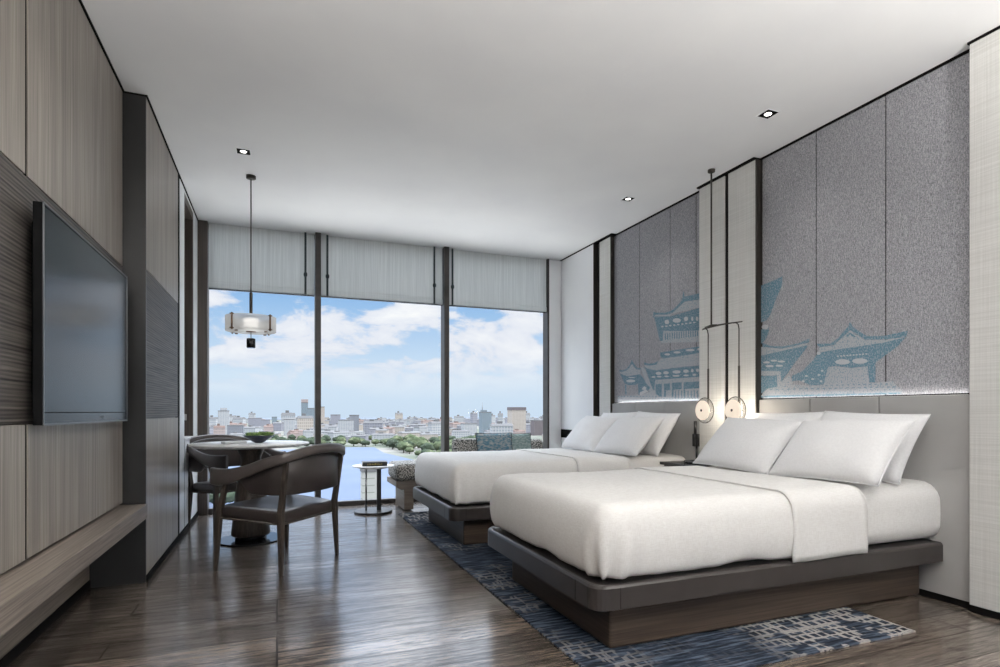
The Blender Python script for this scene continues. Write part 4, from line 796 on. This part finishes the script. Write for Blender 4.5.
# ---------------------------------------------------------------- sofa bench by the window, side table
so = thing('window_sofa', 'low tweed sofa bench on a wooden frame along the window', 'sofa', (1.165, 5.94, 0))
SL = 2.05
bm = bmesh.new(); pts = [(0, .262), (0, .318), (SL, .318), (SL, .262), (SL-.05, .232), (.05, .232)]
ring_mesh(bm, [[(x, y, z) for x, z in pts] for y in (0.0, .54)])
for f in bm.faces: f.smooth = False
link('frame', bm, M_SOFAW, so)
for x in (.09, SL-.19): link('leg', B(x, x+.10, .03, .51, .012 if x < .3 else .0, .232, bev=.003), M_SOFAW, so)
link('seat_cushion', softbox(.005, SL, .0, .54, .318, .497, .05, .035, fn=lambda p, q: p+Vector((0, 0, .006*noise.noise(q*5)))), M_TWEED, so, smooth=True)
bc = link('back_cushion', softbox(.755, 1.09, .40, .53, .49, .735, .035, .03), M_TWEED, so, smooth=True)
bc = link('back_cushion', softbox(1.70, 1.92, .40, .53, .49, .715, .06, .03), M_TWEED, so, smooth=True)
def cushion(name, lab, w, h, t, m, x, y, z, rz, lean, seed):
    bm, rim = pillow_bm(w, h, t, seed=seed, n=18, wr=.003)
    p = link(name, bm, m, smooth=True); tag(p, lab, 'cushion')
    rb = bmesh.new(); tube(rb, rim, .004, n=6); link('piping', rb, M_BLACK, p)
    p.rotation_euler = (math.radians(lean), 0, math.radians(rz)); p.location = (x, y, z)
cushion('throw_cushion', 'long teal woven cushion in the middle of the window sofa', .455, .30, .12, M_TEALC, 2.385, 6.245, .655, -2, -12, 1)
cushion('throw_cushion', 'grey green cushion right of the long teal one on the window sofa', .34, .29, .09, M_TEALD, 2.73, 6.29, .65, 10, -12, 2)

st = thing('side_table', 'small round white side table on a dark disc base by the sofa', 'side table', (.94, 6.02, 0))
link('base_plate', lathe(bmesh.new(), [(.19, 0), (.195, .004), (.195, .018), (.19, .022)], n=56), M_DSTEEL, st)
bm = B(.035, .08, -.012, .012, .022, .47, bev=.002)
link('flat_post', bm, M_DSTEEL, st)
link('round_post', tube(bmesh.new(), [(-.075, 0, .022), (-.075, 0, .47)], .009, n=14), M_CHROME, st)
link('table_top', lathe(bmesh.new(), [(0, .462), (.14, .462), (.213, .482), (.218, .488), (.214, .492), (0, .492)], n=64), M_MARBLE, st)
bk = thing('book', 'thick black book with ochre spine print on the side table', 'book', (.945, 5.99, .4925), math.radians(-4))
bm = bmesh.new(); box(bm, -.125, .125, -.085, .085, 0, .006, bev=.001); box(bm, -.125, .125, -.085, .085, .036, .042, bev=.001); box(bm, -.125, .125, -.085, -.079, 0, .042, bev=.001)
link('cover', bm, M_BOOK, bk)
link('pages', B(-.12, .12, -.079, .08, .006, .036), M_PAGES, bk)
bm = bmesh.new()
rnd = random.Random(5); x = -.075
while x < .075:                                             # ochre strokes, unreadable at this size
    w = .006+rnd.random()*.006; box(bm, x, x+w*.45, -.0858, -.085, .010, .033); 
    if rnd.random() < .6: box(bm, x, x+w, -.0858, -.085, .010+.01*rnd.randint(0, 1), .016+.01*rnd.randint(0, 1))
    x += w+.003
link('spine_print', bm, M_GOLD, bk)

# ---------------------------------------------------------------- downlights
def downlight(x, y, lab):
    d = thing('downlight', lab, 'ceiling light', (x, y, CH), 0, 'square recessed downlights')
    bm = bmesh.new()
    for a in ((-.052, .052, -.052, -.046), (-.052, .052, .046, .052), (-.052, -.046, -.046, .046), (.046, .052, -.046, .046)): box(bm, *a, -.003, 0)
    link('frame', bm, M_WHITE, d)
    link('baffle', B(-.046, .046, -.046, .046, -.0012, 0), M_BLACK, d)
    link('lamp', lathe(bmesh.new(), [(.0, -.003), (.021, -.003), (.023, -.001)], n=24), M_GLOWD, d)
    return d
downlight(-.233, 4.657, 'square recessed ceiling downlight just before the dining pendant')
downlight(2.99, 2.816, 'square recessed ceiling downlight above the near bed')
downlight(2.99, 4.405, 'square recessed ceiling downlight above the far bed')
cl_ = bpy.data.objects['ceiling']
FILL_SPOTS = ((-.233, 2.8), (-.233, 1.0), (1.4, 1.0), (2.99, 1.2), (-.2, -1), (1.4, -1), (2.99, -1))  # extra unseen ceiling lights, added to brighten the room
for x, y in FILL_SPOTS: link('fill_downlight', lathe(bmesh.new(), [(.0, CH-.004), (.022, CH-.004), (.026, CH)], x, y, n=24), M_GLOWD, cl_)
# ---------------------------------------------------------------- outside: city seen from a high floor
ZG = -60
_srgb = srgb
def srgb(r, g, b):                       # city colours greyed in place of haze, darkened against the boosted sky
    return tuple((.75*v+.25*sum(_srgb(r, g, b))/3)*.41 for v in _srgb(r, g, b))
M_GRND = mat('city_ground', srgb(148, 158, 140), srgb(190, 186, 178), (1, 1, 1), .012, detail=8, lo=.4, hi=.6, rough=1, spec=0)
M_RIVER = mat('river_water', srgb(134, 154, 188), srgb(146, 164, 194), (1, 1, 1), .01, detail=4, rough=.9, spec=0)
M_TREE = mat('treetop_leaves', srgb(112, 130, 92), srgb(168, 178, 134), (1, 1, 1), .12, detail=6, lo=.38, hi=.62, rough=1, spec=0)
M_TREED = mat('deep_green_leaves', srgb(88, 106, 84), srgb(120, 134, 112), (1, 1, 1), .12, detail=6, rough=1, spec=0)
M_TRUNK = mat('tree_bark', srgb(110, 98, 84), rough=1)
def facade(name, wall, win, w=4.0, h=3.2, mort=.34, noise_=True):
    m, nt, p = new_mat(name); N = nt.nodes.new; L = nt.links.new
    tc = N('ShaderNodeTexCoord'); sep = N('ShaderNodeSeparateXYZ'); L(tc.outputs['Object'], sep.inputs[0])
    ad = N('ShaderNodeMath'); ad.operation = 'ADD'; L(sep.outputs[0], ad.inputs[0]); L(sep.outputs[1], ad.inputs[1])
    cb = N('ShaderNodeCombineXYZ'); L(ad.outputs[0], cb.inputs[0]); L(sep.outputs[2], cb.inputs[1])
    b = N('ShaderNodeTexBrick'); b.inputs['Scale'].default_value = 1; b.offset = 0; b.inputs['Brick Width'].default_value = w; b.inputs['Row Height'].default_value = h
    b.inputs['Mortar Size'].default_value = h*mort*.5; b.inputs['Mortar Smooth'].default_value = .1
    b.inputs['Color1'].default_value = col(win); b.inputs['Color2'].default_value = col([c*.85 for c in win]); b.inputs['Mortar'].default_value = col(wall)
    L(cb.outputs[0], b.inputs[0]); L(b.outputs[0], p.inputs['Base Color']); p.inputs['Roughness'].default_value = .8; p.inputs['Specular IOR Level'].default_value = .2
    return m
F = dict(white=facade('white_facade', srgb(246, 247, 249), srgb(204, 212, 222)), grey=facade('grey_facade', srgb(186, 190, 202), srgb(158, 166, 180)),  # facade colours paled and blued to stand in for distance haze
         lilac=facade('lilac_facade', srgb(206, 206, 218), srgb(180, 182, 200)), blue=facade('blue_facade', srgb(190, 208, 218), srgb(156, 180, 196), mort=.2),
         pink=facade('pink_facade', srgb(240, 216, 208), srgb(212, 192, 192)), cream=facade('cream_facade', srgb(250, 236, 220), srgb(226, 212, 200)),
         brown=facade('brown_facade', srgb(172, 158, 160), srgb(144, 134, 142)), band=facade('banded_facade', srgb(232, 232, 224), srgb(196, 198, 188), w=600, h=3.4, mort=.9))
M_ROOF = mat('pale_flat_roof', srgb(150, 150, 152), rough=.9)
M_ROOFR = mat('terracotta_roof', srgb(166, 134, 122), rough=.9)
g = link('city_ground', B(-3000, 6000, 150, 5600, ZG-3, ZG-.5), M_GRND); g['kind'] = 'structure'
bm = bmesh.new()
rv = [(-60, 300), (160, 300), (190, 520), (165, 700), (150, 860), (158, 1000), (100, 1025), (13, 990), (-60, 960), (-140, 900), (-60, 600)]
vs = [bm.verts.new((x, y, ZG-.4)) for x, y in rv]; f = bm.faces.new(vs); bmesh.ops.triangulate(bm, faces=[f])
rv_o = link('river', bm, M_RIVER); rv_o['kind'] = 'structure'
def hills():
    bm = bmesh.new(); n = 60; top = []
    rings = []
    for i in range(n+1):
        x = -2500+i*130; h = 30+35*noise.noise(Vector((i*.13, 3, 0)))+10*noise.noise(Vector((i*.6, 1, 0)))
        rings.append([(x, 4700, ZG-.5), (x, 4900, ZG+h*.12), (x, 5200, ZG+h*.2+2), (x, 5590, ZG-.5)])
    ring_mesh(bm, rings, closed=True)
    return bm
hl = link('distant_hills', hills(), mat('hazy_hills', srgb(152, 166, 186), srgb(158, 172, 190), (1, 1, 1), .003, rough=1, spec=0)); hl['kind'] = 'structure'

def tower(name, lab, x, y, w, ztop, m, d=None, extra=None, group=None):
    d = d or w*.8; H_ = ztop-ZG
    t = thing(name, lab, 'building', (x, y, ZG), 0, group)
    bm = B(-w/2, w/2, -d/2, d/2, -.4, H_-2)
    link('facade', bm, F[m] if isinstance(m, str) else m, t)
    link('roof', B(-w/2-.3, w/2+.3, -d/2-.3, d/2+.3, H_-2, H_), M_ROOF, t)
    if extra: extra(t, w, d, H_)
    return t
def stepped(t, w, d, H_): link('rooftop_block', B(-w*.28, w*.3, -d*.3, d*.3, H_, H_+7), F['white'], t)
def crown(t, w, d, H_): link('dark_crown', B(-w/2-.6, w/2+.6, -d/2-.6, d/2+.6, H_-7, H_+.5), F['brown'], t)
def spire(t, w, d, H_):
    link('spire', tube(bmesh.new(), [(-w*.3, 0, H_), (-w*.3, 0, H_+12), (-w*.3, 0, H_+27)], [1.6, .9, .3], n=8), M_PLATEI, t)
    link('rooftop_block', B(-w*.4, w*.1, -d*.3, d*.3, H_, H_+5), F['blue'], t)
tower('office_tower', 'slim white stepped tower above the left chair', -131, 1663, 26, 5, 'white', extra=stepped)
tower('office_block', 'low grey block left of the table on the skyline', -88, 1431, 33, -28.7, 'grey')
tower('office_block', 'wide lilac grey block behind the plant bowl', -79, 2395, 47, -21.4, 'lilac')
tower('office_block', 'second lilac block just right of the wide one', -39, 2271, 31, -26.7, 'lilac')
tower('office_block', 'small bluish block right of the two lilac ones', -11, 2798, 23, -20.5, 'blue')
tower('office_block', 'pale striped block midway to the tall blue pair', 30, 1600, 26, -17.4, 'white')
tower('office_tower', 'tallest blue grey tower with a pinkish top, left of the first mullion', 77, 1796, 19, 30, 'blue', extra=lambda t, w, d, H_: link('pink_crown', B(-w/2, w/2, -d/2, d/2, H_, H_+9), F['pink'], t))
tower('office_tower', 'blue tower touching the right side of the tallest one', 92, 1738, 20, 12.7, 'blue')
tower('office_tower', 'slim beige tower just right of the first mullion', 133, 1882, 15, 18.2, 'cream')
tower('office_tower', 'lilac grey tower between the beige one and the white block', 182, 1970, 30, -7.3, 'lilac')
tower('office_block', 'broad bright white block in the middle window bay', 158, 1442, 35, -17.7, 'white')
tower('office_tower', 'grey tower rising behind the broad white block', 215, 1742, 26, -7.3, 'grey')
tower('office_block', 'white ribbed block right of the second mullion', 440, 1331, 33, -26.6, 'white')
tower('office_tower', 'blue glass tower with a thin spire in the right window bay', 546, 1504, 29, 1.6, 'blue', extra=spire)
tower('office_tower', 'broad cream tower with a dark crown in the right window bay', 550, 1288, 37, 12.4, 'cream', extra=crown)
tower('office_block', 'brownish block at the right edge of the window', 642, 1360, 32, -20.1, 'brown')
tower('apartment_tower', 'pale banded tower close below, seen behind the side table', 42, 282, 7.4, -26, 'band', d=7)
# low buildings: two hundred individuals of four kinds
rnd = random.Random(11)
kinds = [('white', 'low white building among the city rooftops', 'low white buildings in the city', M_ROOF), ('pink', 'low pinkish building among the city rooftops', 'low pinkish buildings in the city', M_ROOFR),
         ('cream', 'low cream building among the city rooftops', 'low cream buildings in the city', M_ROOF), ('lilac', 'low blue grey building among the city rooftops', 'low blue grey buildings in the city', M_ROOF)]
protos = []
for k, (m, lab, grp, rf) in enumerate(kinds):
    t = thing('city_building', lab, 'building', (0, 0, ZG), 0, grp)
    link('facade', B(-15, 15, -11, 11, -.4, 16), F[m], t)
    bm = bmesh.new(); ring_mesh(bm, [[(-15.6, -11.6, 16), (15.6, -11.6, 16), (15.6, 11.6, 16), (-15.6, 11.6, 16)], [(-14, -6, 18.5), (14, -6, 18.5), (14, 6, 18.5), (-14, 6, 18.5)]])
    for f in bm.faces: f.smooth = False
    box(bm, -6, 1, -3, 4, 18, 21)
    link('roof', bm, rf, t); protos.append(t)
used = [0]*4
placed = [(-131, 1663, 30), (-88, 1431, 36), (-79, 2395, 48), (-39, 2271, 34), (-11, 2798, 26), (30, 1600, 30), (77, 1796, 24), (92, 1738, 24), (133, 1882, 20), (182, 1970, 34), (158, 1442, 40), (215, 1742, 30), (440, 1331, 36), (546, 1504, 32), (550, 1288, 40), (642, 1360, 36)]
for i in range(2500):
    if len(placed) > 290: break
    s_ = rnd.random(); Y_ = 1120+2600*s_**1.5
    r_ = -.13+.64*rnd.random()
    if Y_ < 1250 and r_ < .1: Y_ += 150
    X_ = r_*Y_
    sx_, sy_ = rnd.uniform(.6, 1.7), rnd.uniform(.7, 1.3); rr_ = 16.5*max(sx_, .9)
    if any((X_-a)**2+(Y_-b)**2 < (rr_+c)**2 for a, b, c in placed): continue
    placed.append((X_, Y_, rr_)); k = rnd.choices((0, 1, 2, 3), (5, 2.2, 2.5, 3))[0]
    o = protos[k] if not used[k] else copy_tree(protos[k]); used[k] = 1
    o.location = (X_, Y_, ZG); o.rotation_euler = (0, 0, rnd.uniform(-.5, .5))
    h = rnd.uniform(.6, 1.7) * (1.9 if rnd.random() < .2 else 1)*(.75 if Y_ < 1350 else 1)
    o.scale = (sx_, sy_, h)
# the city goes on to the left of the window's view
rnd2 = random.Random(21); n2 = 0
for i in range(900):
    if n2 >= 75: break
    Y_ = 1150+2200*rnd2.random()**1.6; X_ = (-.14-.5*rnd2.random())*Y_; sx_ = rnd2.uniform(.8, 1.8); rr_ = 20*sx_
    if any((X_-a)**2+(Y_-b)**2 < (rr_+c)**2 for a, b, c in placed): continue
    placed.append((X_, Y_, rr_)); n2 += 1
    o = copy_tree(protos[rnd2.choices((0, 1, 2, 3), (5, 2.2, 2.5, 3))[0]])
    o.location = (X_, Y_, ZG); o.rotation_euler = (0, 0, rnd2.uniform(-.5, .5)); o.scale = (sx_, rnd2.uniform(.8, 1.4), rnd2.uniform(.7, 2.4))
# trees
def tree_proto(lab, grp, m, seed):
    t = thing('tree', lab, 'tree', (0, 0, ZG), 0, grp)
    bm = bmesh.new(); bmesh.ops.create_icosphere(bm, subdivisions=3, radius=1)
    for v in bm.verts:
        d = v.co.normalized(); v.co = d*(1+.35*noise.noise(d*2.3+Vector((seed, 0, 0)))+.16*noise.noise(d*6+Vector((seed, 0, 0)))); v.co.z *= .8; v.co = v.co*7+Vector((0, 0, 8))
    link('crown', bm, m, t, smooth=True)
    link('trunk', tube(bmesh.new(), [(0, 0, -.4), (0, 0, 5)], [.7, .45], n=7), M_TRUNK, t)
    return t
tp = [tree_proto('round light green tree in the woods along the river', 'light green riverside trees', M_TREE, 1), tree_proto('round deep green tree in the woods along the river', 'deep green riverside trees', M_TREED, 4)]
used = [0, 0]
tpl = []
def plant(X_, Y_, k, s):
    if any((X_-a)**2+(Y_-b)**2 < (7.8*(s+c))**2 for a, b, c in tpl) or any((X_-a)**2+(Y_-b)**2 < (c+9*s)**2 for a, b, c in placed): return
    tpl.append((X_, Y_, s))
    o = tp[k] if not used[k] else copy_tree(tp[k]); used[k] = 1
    o.location = (X_, Y_, ZG); o.scale = (s*rnd.uniform(.9, 1.3), s, s*rnd.uniform(.7, 1)); o.rotation_euler = (0, 0, rnd.random()*6)
for i in range(420):
    Y_ = rnd.uniform(600, 1080); lo = 172+max(0, (900-Y_)*.06); X_ = lo+(Y_*.33+40-lo)*rnd.random()
    if Y_ > 1020: X_ = rnd.uniform(60, 400)
    plant(X_, Y_, 0 if rnd.random() < .65 else 1, rnd.uniform(.8, 1.5))
for i in range(170):
    plant(rnd.uniform(-150, 480), rnd.uniform(1035, 1260), 1 if rnd.random() < .6 else 0, rnd.uniform(.7, 1.2))
for i in range(40):
    plant(rnd.uniform(-62, -30), rnd.uniform(400, 500), 1 if rnd.random() < .7 else 0, rnd.uniform(.7, 1.1))

srgb = _srgb
# ---------------------------------------------------------------- sky, sun, lamps
w = bpy.data.worlds.new('sky'); sc.world = w; w.use_nodes = True; nt = w.node_tree; nt.nodes.clear(); N = nt.nodes.new; L = nt.links.new
out = N('ShaderNodeOutputWorld'); bg = N('ShaderNodeBackground'); L(bg.outputs[0], out.inputs[0])
tc = N('ShaderNodeTexCoord'); sep = N('ShaderNodeSeparateXYZ'); L(tc.outputs['Generated'], sep.inputs[0])
r = N('ShaderNodeValToRGB'); e = r.color_ramp.elements
e[0].position = 0; e[0].color = col(srgb(206, 224, 243)); e[1].position = .42; e[1].color = col(srgb(208, 218, 232))
k = e.new(.06); k.color = col(srgb(212, 230, 247)); k = e.new(.17); k.color = col(srgb(158, 196, 236)); k = e.new(.26); k.color = col(srgb(112, 166, 228))
L(sep.outputs[2], r.inputs[0])
mp = N('ShaderNodeMapping'); mp.inputs['Scale'].default_value = SKY_SCALE; mp.inputs['Location'].default_value = SKY_LOC
L(tc.outputs['Generated'], mp.inputs[0])
nz = N('ShaderNodeTexNoise'); nz.inputs['Scale'].default_value = 1; nz.inputs['Detail'].default_value = 9; nz.inputs['Roughness'].default_value = .56; nz.inputs['Distortion'].default_value = .35
L(mp.outputs[0], nz.inputs[0])
cr = N('ShaderNodeMapRange'); cr.interpolation_type = 'SMOOTHSTEP'; cr.inputs['From Min'].default_value = SKY_T[0]; cr.inputs['From Max'].default_value = SKY_T[1]; L(nz.outputs[0], cr.inputs[0])
# clouds thin out towards the horizon
hz = N('ShaderNodeMapRange'); hz.inputs['From Min'].default_value = .02; hz.inputs['From Max'].default_value = .10; L(sep.outputs[2], hz.inputs[0])
cm = N('ShaderNodeMath'); cm.operation = 'MULTIPLY'; L(cr.outputs[0], cm.inputs[0]); L(hz.outputs[0], cm.inputs[1])
cc = N('ShaderNodeValToRGB'); cc.color_ramp.elements[0].position = .5; cc.color_ramp.elements[0].color = col(srgb(226, 230, 242)); cc.color_ramp.elements[1].position = .75; cc.color_ramp.elements[1].color = col(srgb(253, 253, 254))
L(nz.outputs[0], cc.inputs[0])
mx = N('ShaderNodeMix'); mx.data_type = 'RGBA'; L(cm.outputs[0], mx.inputs['Factor']); L(r.outputs[0], mx.inputs['A']); L(cc.outputs[0], mx.inputs['B'])
# sky and ground behind the camera dimmed to weaken light from the rear
bk_ = N('ShaderNodeMapRange'); bk_.inputs['From Min'].default_value = .1; bk_.inputs['From Max'].default_value = -.7; bk_.inputs['To Min'].default_value = 1; bk_.inputs['To Max'].default_value = BACK_SKY; L(sep.outputs[1], bk_.inputs[0])
gm = N('ShaderNodeMapRange'); gm.inputs['From Min'].default_value = -.06; gm.inputs['From Max'].default_value = -.014; L(sep.outputs[2], gm.inputs[0])
gr = N('ShaderNodeMix'); gr.data_type = 'RGBA'; gr.inputs['A'].default_value = (.50, .50, .50, 1); L(gm.outputs[0], gr.inputs['Factor']); L(mx.outputs['Result'], gr.inputs['B'])
# overhead sky and ground below boosted out of view, added to brighten the room
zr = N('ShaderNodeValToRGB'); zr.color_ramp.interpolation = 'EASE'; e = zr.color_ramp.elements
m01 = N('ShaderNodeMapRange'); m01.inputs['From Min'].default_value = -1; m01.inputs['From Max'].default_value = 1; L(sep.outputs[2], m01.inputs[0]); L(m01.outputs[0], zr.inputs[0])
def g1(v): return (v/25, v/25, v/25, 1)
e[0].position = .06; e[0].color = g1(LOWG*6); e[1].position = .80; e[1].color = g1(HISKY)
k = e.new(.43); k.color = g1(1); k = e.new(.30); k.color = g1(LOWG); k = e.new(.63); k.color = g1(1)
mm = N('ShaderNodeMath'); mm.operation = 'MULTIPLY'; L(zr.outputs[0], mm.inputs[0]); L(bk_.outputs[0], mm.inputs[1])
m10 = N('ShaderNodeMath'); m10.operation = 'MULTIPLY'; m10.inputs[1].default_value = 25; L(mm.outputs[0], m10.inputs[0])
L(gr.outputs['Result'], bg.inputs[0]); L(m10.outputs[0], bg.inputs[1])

def light(kind, name, loc, power, color=(1, 1, 1), rot=(0, 0, 0), **kw):
    l = bpy.data.lights.new(name, kind); l.energy = power; l.color = color
    for a, b in kw.items(): setattr(l, a, b)
    o = bpy.data.objects.new(name, l); COL.objects.link(o); o.location = loc; o.rotation_euler = rot; return o
light('SUN', 'sun', (0, 0, 50), SUN, (1, .97, .92), rot=(math.radians(52), 0, math.radians(50)), angle=.01)
for (x, y) in ((-.233, 4.657), (2.99, 2.816), (2.99, 4.405)):
    light('SPOT', 'downlight_or_fill_beam', (x, y, CH-.01), DOWN, (1, .96, .90), spot_size=math.radians(120), spot_blend=1, shadow_soft_size=.04)
for (x, y) in FILL_SPOTS:
    light('SPOT', 'downlight_or_fill_beam', (x, y, CH-.01), DOWN*(2.5 if x == -.233 else 1), (1, .96, .90), spot_size=math.radians(120), spot_blend=1, shadow_soft_size=.04)  # beams of the added unseen ceiling lights, stronger along the left wall
# led strips behind the top edge of the headboards wash the fabric
for (a, b) in ((3.97, 5.31), (1.895, 3.32)):
    light('AREA', 'led_wash', (3.458, (a+b)/2, 1.149), LED, (1, .95, .88), rot=(PI, 0, 0), shape='RECTANGLE', size=.008, size_y=b-a-.06)
light('POINT', 'pendant_bulb', (-.2, 5.118, 1.77), PEND, (1, .97, .93), shadow_soft_size=.05)
light('POINT', 'disc_lamp_glow', (3.26, 3.668, 1.062), DISC, (1, .88, .72), shadow_soft_size=.05)
light('POINT', 'disc_lamp_glow', (3.26, 3.338, 1.062), DISC, (1, .88, .72), shadow_soft_size=.05)
# two uplighter lamps added behind the camera as fill, lighting the ceiling
def uplighter(x, y, lab):
    t = thing('fill_lamp', lab, 'added fill lamp', (x, y, 0))
    link('base', lathe(bmesh.new(), [(.15, 0), (.15, .02), (.02, .03)], n=32), M_BRONZE, t)
    link('pole', tube(bmesh.new(), [(0, 0, .02), (0, 0, 1.75)], .012), M_BRONZE, t)
    link('lamp_shade', lathe(bmesh.new(), [(.03, 1.75), (.16, 1.86), (.165, 1.86), (.035, 1.74)], n=36, cap=False), M_WHITE, t)
    light('AREA', 'fill_uplight', (x, y, 1.82), UP*(1.25 if x < 0 else .95), (1, .97, .93), rot=(PI, 0, 0), shape='DISK', size=.24)
uplighter(-.5, -.45, 'bronze uplighter added unseen behind the camera on the left to brighten the room')
uplighter(2.3, -.5, 'bronze uplighter added unseen behind the camera on the right to brighten the room')

# ---------------------------------------------------------------- camera
F_PX = 567.66
cam = bpy.data.cameras.new('camera'); cam.sensor_width = 36; cam.sensor_fit = 'HORIZONTAL'; cam.lens = F_PX/1000*36
cam.shift_y = (412-333.5)/1000; cam.clip_start = .05; cam.clip_end = 30000
co = bpy.data.objects.new('camera', cam); COL.objects.link(co); co.location = (0, 0, 1.05); co.rotation_euler = (PI/2, 0, -math.radians(21.447))
sc.camera = co
sc.view_settings.view_transform = 'Standard'; sc.view_settings.look = 'None'; sc.view_settings.gamma = 1; sc.view_settings.exposure = EXPO
sc.view_settings.use_curve_mapping = False
sc.cycles.use_denoising = True; sc.cycles.max_bounces = 10; sc.cycles.diffuse_bounces = 5; sc.cycles.transparent_max_bounces = 12
sc.cycles.sample_clamp_indirect = 6
